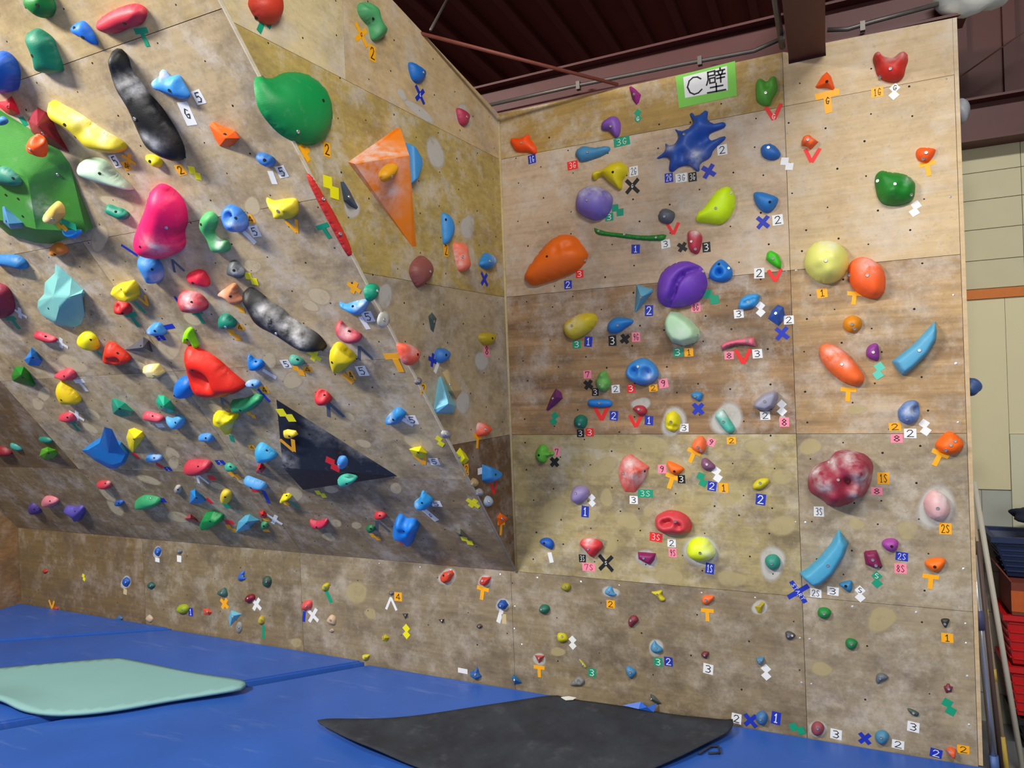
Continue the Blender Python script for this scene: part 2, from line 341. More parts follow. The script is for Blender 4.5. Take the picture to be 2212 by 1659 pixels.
HOLD_DATA = '''
M|orange red|205,60,38|7|d|egg-shaped|543,0 548,20 560,38 578,50 597,50 609,35 610,15 605,-5 590,-30 560,-30|h=572,30
M|light green|80,165,105|6|d|peanut-shaped|778,8 790,3 805,10 815,22 820,45 832,60 833,75 817,87 806,82 800,55 788,42 778,25|h=796,44 u=797,10,7,-2
M|blue|25,110,200|4|d|teardrop|885,135 900,138 918,152 919,165 910,178 898,177 889,162|b=913,157
M|rose red|185,55,85|4|d|teardrop|988,235 996,234 1010,243 1014,255 1009,268 1002,272 993,262|b=1006,253
M|grass green|5,145,72|9|d|*huge leaf-shaped|557,175 561,163 572,162 590,167 605,162 622,154 655,155 690,175 710,205 719,240 716,280 700,303 680,312 650,307 610,285 575,245 562,215|h=693,219 b=570,167 b=632,288 u=600,185,22,-2
M|orange|255,140,12|20|x|*large triangular volume|752,350,0 857,276,0 865,278,0 899,532,0 890,532,0 884,336,20 766,354,2.5|F=6-5-2 F=6-2-1 F=6-1-0 F=6-0-4 F=6-4-5 F=5-4-3 F=5-3-2 k=815,335,30 k=845,320,24 k=862,420,18 k=845,405,22 b=864,416
M+.13|ochre yellow|235,165,20|5|d|knob hold on the orange volume|822,378 830,362 845,352 858,358 857,372 848,385 832,392|b=846,381
M|sky blue|60,145,210|6|f|ribbed half-disc hold behind the orange volume|876,305 890,318 905,345 905,365 895,395 880,405|n
M|slate blue|62,85,108|4|p|narrow wedge|735,393 742,392 755,412 773,448 770,452 758,447 742,433|a=752,432
M|red|210,45,35|2.5|d|*long thin blade hold on the panel edge|664,372 676,385 694,415 724,465 749,515 760,545 757,554 750,548 729,512 699,455 672,400|n b=698,430 b=735,505
M|sky blue|55,145,215|4|d|long kidney-shaped|957,463 965,461 975,470 981,490 980,505 972,522 962,528 958,510|h=966,474
M|salmon|255,125,90|5|d|pill-shaped|982,527 992,523 1005,527 1010,550 1015,575 1008,585 995,585 988,565|k=992,560,12
M|brown|145,82,76|6|d|potato-shaped|905,555 915,552 928,565 934,585 928,605 910,620 900,615 889,590 892,570|b=926,587
M|blue|45,138,208|5|d|three-lobed|1047,549 1055,546 1068,555 1071,568 1062,580 1050,581 1038,570|k=1065,562,8
M|teal|8,150,115|5|d|egg-shaped|790,625 798,613 810,612 818,622 815,637 805,651 794,645|b=812,629
M|dark grey|72,92,92|3|p|diamond-shaped|925,683 933,675 943,688 936,718 930,712|a=933,690
M|mustard yellow|190,168,35|5|d|lumpy|1037,727 1048,718 1065,720 1069,730 1058,746 1045,743|h=1061,731
M|bright orange|255,85,35|6|d|chalky egg-shaped|861,745 870,740 890,745 903,757 904,772 893,788 878,786 868,770|h=899,766 k=888,752,14 k=875,778,8
M|blue|60,128,205|5|d|round pocketed|943,768 946,755 957,751 967,757 970,768 963,781 952,784 945,778|h=961,767
M|pale blue|130,203,230|12|p|*pyramid volume|947,815 951,813 960,828 985,878 977,893 940,893 936,885|a=964,872
M|beige|200,180,135|5|p|plywood wedge volume behind the pale blue pyramid|955,805 966,798 997,843 985,862 965,845|a=975,845
M|mauve|125,115,125|3|d|tiny round|898,822 905,815 912,822 906,831 899,829|
M|orange red|255,95,60|5|d|small chalky|1035,915 1045,913 1058,922 1058,932 1048,942 1033,940|k=1040,920,7
M|grey|150,150,155|3|d|tiny chalked|955,935 963,928 973,936 970,946 960,946|k=960,930,6
M|bright yellow|232,232,10|4|p|faceted wedge|985,978 993,967 1005,980 1013,993 1003,1003 993,1001|a=1003,990
M|blue|48,140,215|6|f|half-shield|1046,1003 1060,1007 1075,1015 1080,1025 1070,1040 1058,1044 1046,1038|h=1067,1025
M|pale blue|160,188,215|3|d|chalked oval|1047,1083 1053,1071 1061,1074 1064,1085 1059,1094 1050,1093|k=1055,1080,6
M|grey|135,135,140|3|d|small chalked|1029,1062 1036,1054 1043,1061 1040,1072 1031,1071|k=1035,1060,5
M|orange|255,110,15|4|p|small faceted|1073,1118 1080,1107 1096,1119 1095,1124 1078,1136|a=1086,1121
M|beige|185,160,105|3|d|small worn|1018,1042 1024,1032 1032,1040 1029,1051 1020,1050|
M|light grey|175,175,168|2|d|flat chalked disc|816,692 822,676 834,672 842,684 840,700 828,708 819,703|k=830,690,12
L|dark green|8,122,45|8|d|rounded|52,0 55,12 70,25 88,40 105,38 113,20 108,0 100,-20 60,-20|
L|bright blue|20,115,225|6|d|bird-shaped|149,65 158,52 175,47 188,60 200,80 207,97 200,98 180,85 165,78|h=180,80 h=160,61
L|red|208,48,68|8|d|*long chunky|205,50 215,38 235,25 260,15 285,10 305,18 310,35 298,55 275,62 245,75 220,72 207,62|h=270,50
L|deep teal|0,120,92|7|d|thick tongue-shaped|56,78 62,68 75,63 90,70 108,85 118,110 130,145 128,158 95,159 78,150 72,118|h=74,119
L|royal blue|12,85,185|12|d|big rounded|0,115 20,130 32,160 28,195 10,202 -20,200 -40,160 -20,120|n
L|crimson|228,28,60|6|p|faceted|-10,220 12,218 25,207 35,225 43,245 30,250 15,245 0,232|a=22,232
L|dark red|140,22,48|14|p|*fin-shaped|62,260 72,240 82,232 100,242 112,255 125,285 150,328 130,322 95,307 70,285|a=88,268 b=88,290
L+.07|bright orange|255,92,8|7|d|cupped hold on the green volume|57,315 62,300 75,292 90,300 97,318 93,341 80,337 65,330|b=68,321 u=76,304,8,-4
L|yellow|212,195,38|9|d|*long banana-shaped|103,225 110,219 130,230 170,252 210,280 245,300 262,312 268,322 258,331 225,330 195,320 160,285 125,265 108,245|h=143,268 h=163,296 k=130,230,10 k=160,249,12 k=190,268,12 k=220,290,12 u=178,284,12,-2
L|black|12,12,18|11|d|*long hourglass-shaped|236,118 243,108 255,112 267,128 275,155 295,180 310,203 335,230 355,258 375,290 390,325 390,348 370,346 340,330 320,310 300,270 280,225 258,190 243,150|k=270,178,10 k=284,200,10 k=327,290,8 k=345,305,11 b=297,254
L|blue|60,155,240|8|d|winged|323,180 340,165 343,153 352,157 362,168 380,165 390,182 404,208 395,216 380,212 355,203 335,195|h=369,194 k=348,163,9 k=330,180,8
L|yellow|248,232,15|5|d|small rounded|311,340 325,336 340,342 348,352 343,363 332,360|h=325,348
L|pale mint|190,222,195|9|d|*long teardrop|167,360 175,349 195,344 220,350 245,375 283,413 260,407 215,395 180,380|
L|green|66,142,54|11|x|*huge faceted volume|-60,225,0 0,238,0 60,275,0 125,318,0 150,352,0 202,492,0 110,527,0 75,524,0 20,508,2 -60,440,0 60,385,10 78,495,11 186,500,4 -60,330,10 -20,470,10|F=0-1-2 F=0-2-10 F=0-10-13 F=2-3-10 F=3-4-10 F=4-5-12 F=4-12-11 F=4-11-10 F=10-11-14 F=10-14-13 F=9-0-13 F=9-13-14 F=14-11-8 F=9-14-8 F=8-11-7 F=11-12-6 F=11-6-7 F=12-5-6 h=17,419 h=44,427 h=55,464 b=106,387 k=95,440,12
L+.095|dark teal|40,125,108|5|d|flat hold on the green volume|-15,375 0,360 25,370 45,390 42,402 15,400 -15,392|h=25,387
L+.095|steel blue|70,130,175|7|p|triangular hold on the green volume|5,445 10,443 55,480 52,492 25,495 8,480|a=22,482
L+.095|cream yellow|222,190,90|8|d|thick hold on the green volume|90,475 93,463 108,445 120,438 132,450 133,470 120,485 105,485|b=115,473 k=98,468,12
L+.07|bright blue|10,125,222|5|d|half-round hold under the green volume edge|130,500 150,499 172,498 170,510 160,516 148,514|n
L+.095|blue|45,118,175|4|d|oval hold on the green volume|-10,262 0,252 12,258 14,266 5,272 -8,270|n
L|ochre|220,132,42|6|d|round lumpy|106,540 112,530 125,527 138,535 144,547 125,555 110,550|h=120,548
L|blue|40,115,180|6|d|long flat|-10,556 0,552 30,553 50,563 58,578 50,582 20,575 -10,572|n
L|hot pink|255,18,105|13|d|*huge pear-shaped|323,412 335,403 350,405 370,418 387,440 395,465 396,490 390,505 392,535 380,550 360,557 335,560 310,548 293,530 289,510 300,480 312,450 320,425|h=309,529 b=381,477 k=345,525,16
L|teal|12,138,112|5|d|small bar|226,450 232,443 250,450 262,453 277,465 268,476 250,470 230,460|
L|green|78,180,105|8|d|*curved banana|429,490 430,475 440,463 455,462 465,475 464,490 458,505 470,520 485,522 493,535 490,545 470,548 455,540 445,515 435,500|h=436,484 k=470,525,9
L|blue|48,122,215|8|d|pocketed egg-shaped|478,460 485,448 495,446 515,455 530,475 532,490 522,502 505,500 490,490|u=492,470,8,-5 k=510,488,10
L|yellow|222,202,42|6|d|*bull-head|571,430 590,436 608,433 635,432 641,450 640,465 628,473 605,472 590,458|b=603,454 u=617,447,7,2 u=600,465,6,2
L|bright orange|255,98,15|7|p|*wedge|452,270 460,262 475,270 508,283 518,298 508,310 495,318 475,315 465,300|a=490,297
L|blue|60,128,212|5|d|bean-shaped|551,338 558,331 575,335 590,345 590,358 578,362 560,352|
L|light aqua|122,192,190|9|x|*big faceted shell volume|118,590,0 120,571,0 130,577,0 155,600,0 180,625,0 184,633,0 180,645,0 183,680,0 175,700,0 160,707,0 120,702,0 90,680,0 81,665,0 82,650,0 95,635,0 97,610,0 120,694,6 128,664,9 150,641,7.5 176,633,3 115,640,8 125,600,3|F=17-16-9 F=17-9-8 F=17-8-18 F=18-8-7 F=18-7-19 F=19-7-6 F=19-6-5 F=20-17-18 F=18-19-4 F=19-5-4 F=18-4-3 F=20-18-3 F=20-3-21 F=21-3-2 F=21-2-1 F=21-1-0 F=21-0-15 F=20-21-15 F=20-15-14 F=20-14-13 F=20-13-12 F=20-12-11 F=20-11-16 F=16-11-10 F=20-16-17 F=16-10-9 c=.8 h=97,672 h=131,583
L|blue|60,140,220|8|d|tube-shaped|298,560 310,553 330,560 345,575 349,600 340,612 325,610 315,595|k=335,600,10
L|crimson|232,38,68|6|d|small faceted|402,597 410,590 425,585 440,590 450,610 448,620 435,617 420,615|h=419,609
L|yellow|230,208,28|7|f|cheese-shaped|239,625 255,615 285,608 295,620 298,640 290,650 270,647 255,635|u=262,628,6,-3 u=283,638,5,-2 b=259,628
L|red|208,38,38|6|d|small pocketed|248,655 255,650 275,658 282,672 275,680 260,678 248,670|u=254,664,5,-3 h=265,676
L|red|205,52,70|8|d|egg-shaped|385,645 390,633 405,632 430,640 445,660 440,673 415,675 397,668|k=410,652,12
L|salmon|230,145,102|7|d|mushroom-shaped|466,640 480,628 500,615 510,622 513,640 522,650 510,660 498,655 488,645|k=478,637,9
L|dark grey|75,85,90|5|d|chalked oval|490,580 493,570 505,564 518,575 527,590 520,602 505,597 490,592|k=512,585,8
L|black|12,12,18|10|d|*long slug-shaped|522,640 528,628 540,627 558,638 580,657 605,672 625,692 655,710 685,730 702,755 690,759 660,757 630,740 600,720 570,705 548,685 535,660|k=565,668,9 k=590,688,10 k=615,702,11 k=640,722,11 k=655,736,9 b=600,717
L|teal|5,130,108|6|d|round bolted|471,690 478,681 492,682 508,697 505,708 490,711 475,705|b=497,697
L|blue|42,145,230|6|d|fish-shaped|730,655 745,660 760,655 785,650 795,653 785,675 770,681 750,672 735,665|k=775,657,12
L|rose red|208,62,82|7|d|sausage-shaped|724,705 733,697 745,708 765,718 778,727 775,738 760,743 740,735 727,720|k=748,718,10
L|yellow|230,208,15|9|d|*shiny chunky|711,770 713,755 725,744 740,750 765,775 755,790 730,807 718,795|h=720,780
L|dark red|140,35,60|9|d|large oval at the far left|-15,620 0,618 15,630 25,655 25,675 10,687 -15,682|n
L|crimson|185,45,70|5|d|slim bar|72,722 80,718 100,724 120,733 118,740 100,738 80,730|
L|blue|22,125,215|8|p|pointed|52,777 65,760 68,750 80,760 92,778 85,790 62,788|a=70,768
L|dark green|12,125,30|9|p|faceted|25,812 33,792 52,792 63,803 77,830 72,836 45,828 28,822|a=48,808
L|rose red|208,70,85|6|d|knobbly|117,810 130,803 148,798 160,807 162,818 150,824 135,818 120,816|
L|yellow|230,220,15|7|d|egg-shaped|167,735 175,720 190,719 205,732 211,750 205,758 185,750|
L|yellow|235,200,8|8|d|large lemon-shaped|121,838 128,827 140,833 160,850 171,865 168,873 145,872 130,860|h=136,861
L|orange red|218,45,12|8|d|smiling-slot|223,765 228,745 240,743 260,757 275,770 279,780 265,788 240,785 225,775|u=240,779,7,-3 u=252,778,6,-3
L|bright blue|8,115,215|12|d|*ball-shaped|373,840 378,827 390,819 405,820 418,830 422,842 415,855 400,862 385,858 376,851|h=379,853
L|bright red|230,32,2|13|d|*giant pocketed mouth|397,765 402,752 425,760 460,780 500,815 525,838 510,850 480,858 445,857 420,840 405,805|h=415,800 u=432,820,16,-9 u=445,835,10,-4
L|lime green|155,250,8|6|d|Y-shaped|393,735 397,718 405,710 413,712 418,725 427,750 418,752 410,735 403,738 400,745 394,743|h=406,732
L|blue|70,150,225|6|d|small bird-shaped|315,717 325,703 340,699 350,708 357,722 340,725 325,722|k=322,715,6
L|dark grey|84,84,95|9|p|slab wedge|270,755 290,742 310,727 322,735 330,760 315,762 290,757|a=312,748
L|cream yellow|220,200,110|6|f|block|306,795 318,790 340,788 350,800 355,807 345,815 325,812 320,803|k=320,797,10 b=335,808
L|teal|18,142,118|8|p|pointed triangular|241,875 243,860 252,862 270,870 290,888 285,897 262,900 245,893|a=258,880
L|turquoise|8,172,135|7|p|block|336,868 342,853 355,855 368,865 378,888 362,892 345,885|a=356,875
L|rose red|208,75,95|5|d|slim oval|308,897 315,891 335,895 352,903 350,911 325,908 310,903|
L|sky blue|82,168,228|6|d|heart-shaped|356,903 370,906 385,899 397,908 395,920 385,927 372,922|
L|yellow|242,228,8|9|d|*broccoli-shaped|460,900 465,892 480,893 490,897 505,893 511,903 500,920 495,938 487,937 478,920 465,915|u=472,902,6,3 u=485,905,5,2 u=500,902,6,3 k=498,928,8 n
L|green|48,158,105|8|d|curved block|497,870 510,866 530,863 550,855 565,860 560,873 540,888 515,892 500,885|h=521,884
L|bright blue|12,128,225|6|d|small boot-shaped|534,775 536,768 548,778 562,780 569,790 560,800 545,800 537,793|
L|pale blue|105,165,228|5|d|small flat|528,830 540,823 555,824 562,832 555,838 538,837|k=535,828,7
L|pale teal|80,172,152|4|d|small half-moon|624,775 630,768 645,773 656,783 650,790 635,788|
L|red|220,48,58|6|d|ring-shaped|679,855 685,845 700,847 713,860 712,870 700,875 685,868|u=691,856,6,-4
L|blue|18,125,210|17|x|*big pedestal knob|176,973,0 200,955,0 222,942,0 262,955,0 280,978,0 270,1000,0 250,1013,0 235,1012,0 205,995,0 190,972,5 215,957,5 258,962,5 272,980,5 262,998,5 240,1005,5 208,990,5 226,922,17 242,927,17 234,978,5|n F=10-18-16 F=18-17-16 F=18-11-17 F=10-16-17-11 F=9-10-18 F=18-11-12 F=18-12-13 F=18-13-14 F=18-14-15 F=18-15-9 F=0-1-10-9 F=1-2-10 F=2-3-11-10 F=3-4-12-11 F=4-5-13-12 F=5-6-14-13 F=6-7-14 F=7-8-15-14 F=8-0-9-15
L|yellow|248,225,25|7|p|shield-shaped|273,945 278,928 290,924 308,932 313,942 300,960 288,977 280,970|a=293,945
L|grass green|85,168,42|7|p|rounded wedge|85,985 90,970 103,965 120,972 126,980 115,990 95,992|a=105,974
L|dark teal|20,118,102|3|d|slim flat|83,946 98,945 112,952 108,957 92,954|n
L|dark teal|55,145,135|3|d|thin chip|22,958 35,962 47,972 38,973 25,965|n
L|dark red|135,30,40|5|d|small pointed|-10,968 0,966 15,972 25,982 10,985 -10,982|n
L|rose red|205,65,85|5|d|small pointed|125,902 140,893 155,895 163,910 145,910|
L|blue|40,135,220|4|d|slim pill-shaped|315,988 325,983 345,984 350,992 340,997 322,996|k=335,987,7
L|blue|75,150,225|4|d|slim leaf-shaped|428,943 440,938 455,940 462,952 450,953 435,951|
L|sky blue|58,168,225|8|d|half-bowl|551,970 560,960 575,967 596,985 585,995 570,998 555,988|
L|crimson|200,40,62|6|p|small peg|553,1020 558,1003 565,998 573,1012 565,1022|a=562,1010
L|rose red|200,55,75|8|d|*large oval|397,1008 405,998 430,996 450,1000 455,1010 445,1022 425,1025 405,1018|
L|teal|50,165,138|4|d|small flat|485,1005 495,1002 510,1013 500,1018 490,1014|
L|black|20,24,36|14|x|*huge triangular volume|597,863,0 858,1028,0 655,1058,0 611,1010,14|F=0-1-3 F=1-2-3 F=2-0-3 k=608,985,14 k=640,885,9 k=690,950,12 k=760,985,10 h=653,958
L+.072|yellow|238,205,60|3|f|flat hold on the black volume|611,932 620,929 638,932 643,940 630,947 616,944|h=626,941
L+.11|blue|70,145,222|4|d|round hold on the black volume|728,998 732,988 745,988 750,1000 745,1011 733,1010|b=733,1003
L+.06|mint green|70,195,168|6|d|oval hold on the black volume edge|728,1040 735,1030 750,1027 770,1033 760,1045 745,1050|h=750,1043
L|blue|35,135,205|9|d|*glossy chunky|829,910 840,898 855,885 870,893 873,900 862,915 845,920 832,917|k=842,902,8
L|bright yellow|238,228,25|6|p|ridged|884,970 895,966 910,964 923,978 918,988 905,990 892,982|a=906,973
L|blue|40,150,222|8|d|pointed lump|892,1090 903,1080 910,1065 920,1072 933,1085 925,1100 905,1100|k=897,1088,5
L|bright blue|18,128,230|13|d|*knobbly cross-shaped|847,1145 855,1120 865,1120 875,1128 890,1128 902,1140 895,1160 888,1178 875,1180 870,1165 855,1163 847,1155|u=862,1135,7,2 u=885,1138,7,2 u=872,1148,6,-2
L|red|200,48,58|5|d|small oval|807,1113 815,1108 828,1110 834,1117 825,1122 812,1120|
L|dark green|12,108,65|4|d|small round|790,1140 800,1136 810,1142 805,1150 797,1148|
L|crimson|205,48,82|6|d|crown-shaped|667,1125 678,1128 690,1128 705,1124 707,1135 695,1141 678,1140|
L|grey|95,100,92|5|p|small wedge|985,1148 995,1142 1007,1155 1010,1161 990,1157|a=995,1152
L|blue|88,165,230|6|d|long ribbed bar|526,1038 532,1031 545,1035 570,1045 575,1055 560,1056 540,1048|
L|blue|28,140,225|8|p|triangular|410,1087 412,1060 422,1057 435,1068 446,1082 430,1087|a=424,1072
L|yellow|230,205,58|6|d|upright oval|475,1075 480,1060 490,1060 498,1068 495,1085 485,1087|
L|bright yellow|242,228,15|5|f|small cube-shaped|605,1080 610,1070 622,1068 630,1074 615,1083|
L|rose red|185,65,85|6|p|small cone|399,1120 412,1110 422,1118 428,1127 405,1125|a=413,1117
L|green|8,140,70|8|f|thick block|434,1125 440,1112 460,1107 480,1115 480,1127 460,1138 440,1139|
L|sky blue|90,180,218|9|p|folded sheet-shaped|509,1150 515,1127 530,1113 540,1111 560,1123 545,1133 540,1142 520,1148|a=536,1124
L|green|60,145,102|4|d|tiny round|561,1136 566,1129 575,1130 579,1137 574,1143 565,1142|
L|red|210,42,48|4|p|tiny faceted|559,1105 570,1103 578,1113 572,1120 562,1116|a=568,1111
L|green|52,160,105|7|d|wide pebble|291,1085 303,1075 315,1073 340,1078 344,1088 325,1098 300,1097|b=320,1083
L|dark blue|35,88,172|4|d|tiny oval|247,1086 254,1081 264,1083 267,1089 258,1093 250,1091|
L|rose red|200,60,75|5|d|tiny block|209,1045 218,1040 235,1042 240,1053 225,1055|k=232,1043,4
L|pink|215,125,140|6|d|pebble|90,1083 97,1074 112,1075 125,1083 118,1093 100,1093|
L|purple|80,58,135|5|d|ribbed oval|60,1095 68,1088 83,1098 88,1108 75,1111 65,1105|
L|violet|90,80,172|7|d|T-shaped|138,1103 142,1095 160,1097 175,1095 182,1107 172,1125 160,1120 155,1110|
L|grey|150,145,138|3|d|tiny chalked|376,1058 381,1049 390,1051 391,1063 384,1067|k=385,1056,5
K|dark blue|20,92,195|3|d|tiny shield|334,1190 340,1182 347,1188 343,1200 338,1200|
K|grey|120,120,118|3|d|tiny round|381,1191 387,1185 393,1191 387,1197|
K|dark blue|25,88,185|3|d|small kite-shaped|264,1255 272,1247 280,1255 275,1266 268,1266|
K|dark teal|35,92,86|3|d|tiny round|318,1265 326,1257 334,1265 326,1273|
K|blue|50,105,205|3|d|small bow-tie|514,1250 518,1238 527,1233 526,1245 530,1250 518,1255|
K|dark green|50,82,66|4|d|upright oval|567,1256 571,1246 581,1246 585,1256 580,1268 571,1267|
K|dark teal|60,102,96|4|d|small heart-shaped|468,1282 475,1275 485,1270 490,1285 483,1289|
K|maroon|130,12,45|4|d|small round|529,1294 534,1286 545,1284 550,1291 544,1300 534,1302|b=536,1292
K|lime green|155,175,20|4|d|small round|382,1316 388,1307 400,1306 406,1315 400,1325 388,1325|
K|orange red|238,90,58|3|p|tiny faceted|439,1315 450,1315 459,1323 452,1329 441,1327|a=449,1321
K|pale blue|112,190,222|4|p|*triangle|494,1335 500,1318 522,1326 497,1353|a=503,1330
K|grey|142,142,140|2|d|upright chalked oval|509,1355 513,1344 520,1345 523,1356 518,1367 512,1366|
K|mustard yellow|195,170,22|3|d|small upright|558,1340 563,1330 569,1336 569,1346 561,1349|
K|coral|230,85,85|4|d|small round|651,1310 656,1300 670,1297 673,1307 667,1317 655,1318|
K|mustard yellow|195,185,32|3|d|small round|695,1269 700,1261 709,1260 710,1268 704,1276 697,1275|
K|beige|210,180,148|3|d|small pebble|706,1338 715,1328 724,1335 722,1350 708,1346|
K|beige|190,165,140|2|d|tiny round|711,1362 717,1358 721,1363 716,1367|
K|grey|112,102,104|2|d|tiny bolted|839,1281 845,1276 851,1281 845,1286|b=845,1281
K|orange red|220,70,42|4|f|*rounded|951,1245 957,1237 975,1232 980,1240 972,1255 960,1261 953,1255|b=970,1239 h=959,1243
K|red|205,58,50|4|f|notched|1036,1255 1040,1247 1050,1248 1060,1246 1055,1260 1047,1266 1038,1262|b=1043,1254
K|dark blue|22,80,168|4|f|*shiny hexagonal|1074,1305 1080,1297 1090,1297 1097,1307 1090,1317 1078,1314|b=1082,1307
K|brown|82,72,70|2|p|tiny dark triangle|869,1325 882,1325 876,1338|a=876,1329
K|dark grey|60,60,66|2|p|tiny triangle|947,1338 960,1337 956,1347|a=955,1341
K|brown|72,56,56|2|d|tiny round|1029,1353 1035,1348 1042,1353 1035,1358|b=1035,1353
K|yellow|200,185,18|3|p|small pointed|825,1375 833,1370 841,1377 835,1386 826,1384|b=828,1377 a=832,1378
K|yellow|210,200,48|3|d|tiny|782,1416 797,1415 793,1424 786,1427|
K|blue|45,98,172|3|f|star-cornered|1014,1452 1022,1450 1030,1440 1035,1455 1040,1462 1030,1468 1020,1464|
K|blue|40,112,172|4|p|shiny wedge|1105,1462 1110,1457 1120,1465 1128,1475 1111,1479|a=1113,1468 b=1111,1469
K|red|180,55,40|2|d|tiny|91,1234 97,1229 103,1234 97,1239|n
K|dull red|170,65,50|2|d|tiny|113,1315 119,1309 125,1315 119,1321|n
K|blue|65,102,145|2|d|tiny chalked|249,1336 257,1329 265,1336 257,1343|n
K|beige|200,175,150|2|d|small worn|314,1337 322,1328 330,1337 324,1345|n
K|olive|155,148,32|3|d|small round|1211,1268 1218,1260 1230,1262 1232,1272 1225,1278 1215,1274|b=1221,1267
K|blue|85,155,205|3|d|small hook-shaped|1306,1280 1312,1270 1320,1267 1326,1280 1332,1285 1318,1288|b=1315,1278
K|yellow|205,195,25|3|d|three-armed|1406,1280 1415,1278 1430,1276 1428,1285 1437,1295 1428,1300 1420,1290|b=1420,1284
K|orange|250,110,48|4|d|small teardrop|1515,1297 1522,1287 1535,1287 1542,1290 1535,1302 1522,1307|b=1525,1296
K|mustard yellow|190,170,20|3|p|small triangular|1630,1310 1640,1306 1645,1299 1652,1302 1648,1315 1645,1325 1637,1324|b=1642,1309 a=1643,1311
K|green|22,135,60|4|d|*small scalloped|1766,1325 1770,1315 1782,1313 1793,1318 1795,1328 1786,1337 1772,1335|b=1780,1325
K|dark grey|75,75,82|3|d|small faceted|1696,1368 1703,1364 1715,1369 1718,1375 1708,1382 1700,1381|b=1703,1374 b=1711,1373
K|deep teal|32,108,88|4|d|small lumpy|1164,1316 1170,1307 1182,1308 1187,1316 1180,1326 1167,1324|b=1170,1316
K|maroon|130,45,56|3|d|small comma-shaped|1357,1340 1362,1332 1372,1330 1379,1340 1370,1350 1363,1356 1358,1350|b=1363,1340
K|yellow|200,195,20|3|d|small ring-shaped|1203,1376 1206,1368 1220,1370 1226,1382 1215,1388 1206,1385|b=1214,1375
K|blue|72,148,192|4|d|*small drop-shaped|1405,1397 1411,1387 1414,1384 1418,1391 1430,1402 1427,1410 1413,1411 1406,1404|b=1417,1400
K|dark red|115,42,48|3|d|tiny three-lobed|1514,1415 1520,1408 1531,1410 1529,1418 1525,1424 1518,1420|b=1522,1415
K|blue|85,135,172|3|f|tiny square|1633,1421 1650,1420 1650,1428 1645,1436 1637,1435|b=1641,1428
K|green|22,125,65|4|d|small leaf-like|1826,1390 1832,1380 1845,1382 1853,1390 1845,1403 1832,1402|b=1839,1391
K|brick red|190,75,70|3|p|small inverted triangle|1155,1415 1177,1416 1170,1428 1164,1433|b=1164,1422 a=1166,1421
K|yellow|180,175,68|2|d|thin stick-shaped|1250,1425 1256,1428 1266,1440 1262,1443|b=1258,1436
K|grey|125,126,128|3|d|small ring-shaped|1231,1480 1240,1468 1250,1462 1262,1470 1258,1480 1245,1481|b=1240,1473 u=1250,1473,5,-1.5
K|blue|68,132,182|3|d|small shield|1351,1448 1355,1439 1365,1443 1374,1453 1365,1466 1358,1463|b=1362,1452
K|black|46,44,46|4|d|small horned|2033,1340 2042,1337 2052,1340 2047,1352 2043,1358 2037,1350|b=2041,1348
K|grey|98,104,112|3|d|small flag-shaped|1892,1470 1895,1458 1907,1455 1920,1465 1905,1472 1896,1478|b=1901,1465
K|maroon|118,38,55|3|d|flower-shaped|2039,1484 2044,1482 2046,1478 2051,1478 2053,1483 2059,1485 2057,1491 2056,1497 2050,1495 2045,1499 2042,1493|b=2049,1488
K|dark green|62,80,74|3|d|small slim|1960,1532 1970,1533 1985,1541 1982,1548 1970,1545|b=1973,1540
K|blue|58,112,168|4|d|round bolted|1632,1552 1636,1541 1648,1537 1657,1545 1658,1557 1650,1567 1638,1564|b=1643,1553
K|maroon|145,68,80|4|d|round bolted|1752,1575 1757,1563 1768,1560 1779,1568 1780,1580 1770,1590 1757,1587|b=1766,1573
K|steel blue|68,132,168|4|d|round bolted|1890,1592 1895,1582 1907,1579 1919,1586 1920,1598 1909,1609 1896,1606|b=1903,1593
K|orange|232,100,58|4|f|small square|2044,1622 2052,1614 2065,1620 2065,1635 2055,1637|b=2052,1624
K|dark grey|92,98,96|4|p|worn wedge|1405,1498 1415,1503 1430,1520 1420,1522 1405,1512|a=1412,1510 b=1405,1513
C|magenta|160,32,132|4|p|*gem-shaped|1359,188 1363,186 1372,192 1385,205 1380,222 1375,227 1366,215|a=1371,206 b=1370,204
C|bright orange|255,82,5|5|d|*star-shaped|1102,300 1125,297 1140,289 1145,300 1158,320 1155,332 1140,328 1113,325|b=1128,309
C|purple|132,85,178|6|d|*three-cornered|1298,272 1302,262 1318,252 1332,252 1340,268 1337,290 1328,296 1315,282 1300,280|b=1320,273
C|steel blue|72,142,188|5|d|boot-shaped|1242,330 1250,320 1262,315 1283,318 1312,315 1317,323 1305,333 1280,343 1255,349 1246,340|b=1270,329
C|yellow|230,210,15|8|d|*horned|1277,380 1283,370 1300,366 1318,353 1340,349 1352,358 1354,372 1344,388 1341,408 1330,405 1312,390 1298,378 1285,388|h=1325,373
C|lilac|128,112,198|12|d|*dome-shaped|1242,440 1248,415 1268,402 1293,402 1315,415 1321,430 1315,455 1300,470 1280,474 1258,465 1246,455|b=1271,434 k=1280,410,16 k=1262,418,12 k=1300,415,12
C|grey|95,101,112|5|d|*round|1421,465 1428,453 1440,450 1455,457 1457,467 1450,480 1436,483 1425,477|b=1436,468
C|green|28,130,42|2.5|d|*long thin rail|1282,492 1290,494 1310,500 1345,504 1380,508 1410,508 1438,506 1434,518 1420,520 1380,518 1340,513 1300,508 1287,504|b=1293,499 b=1348,506 b=1417,513 n
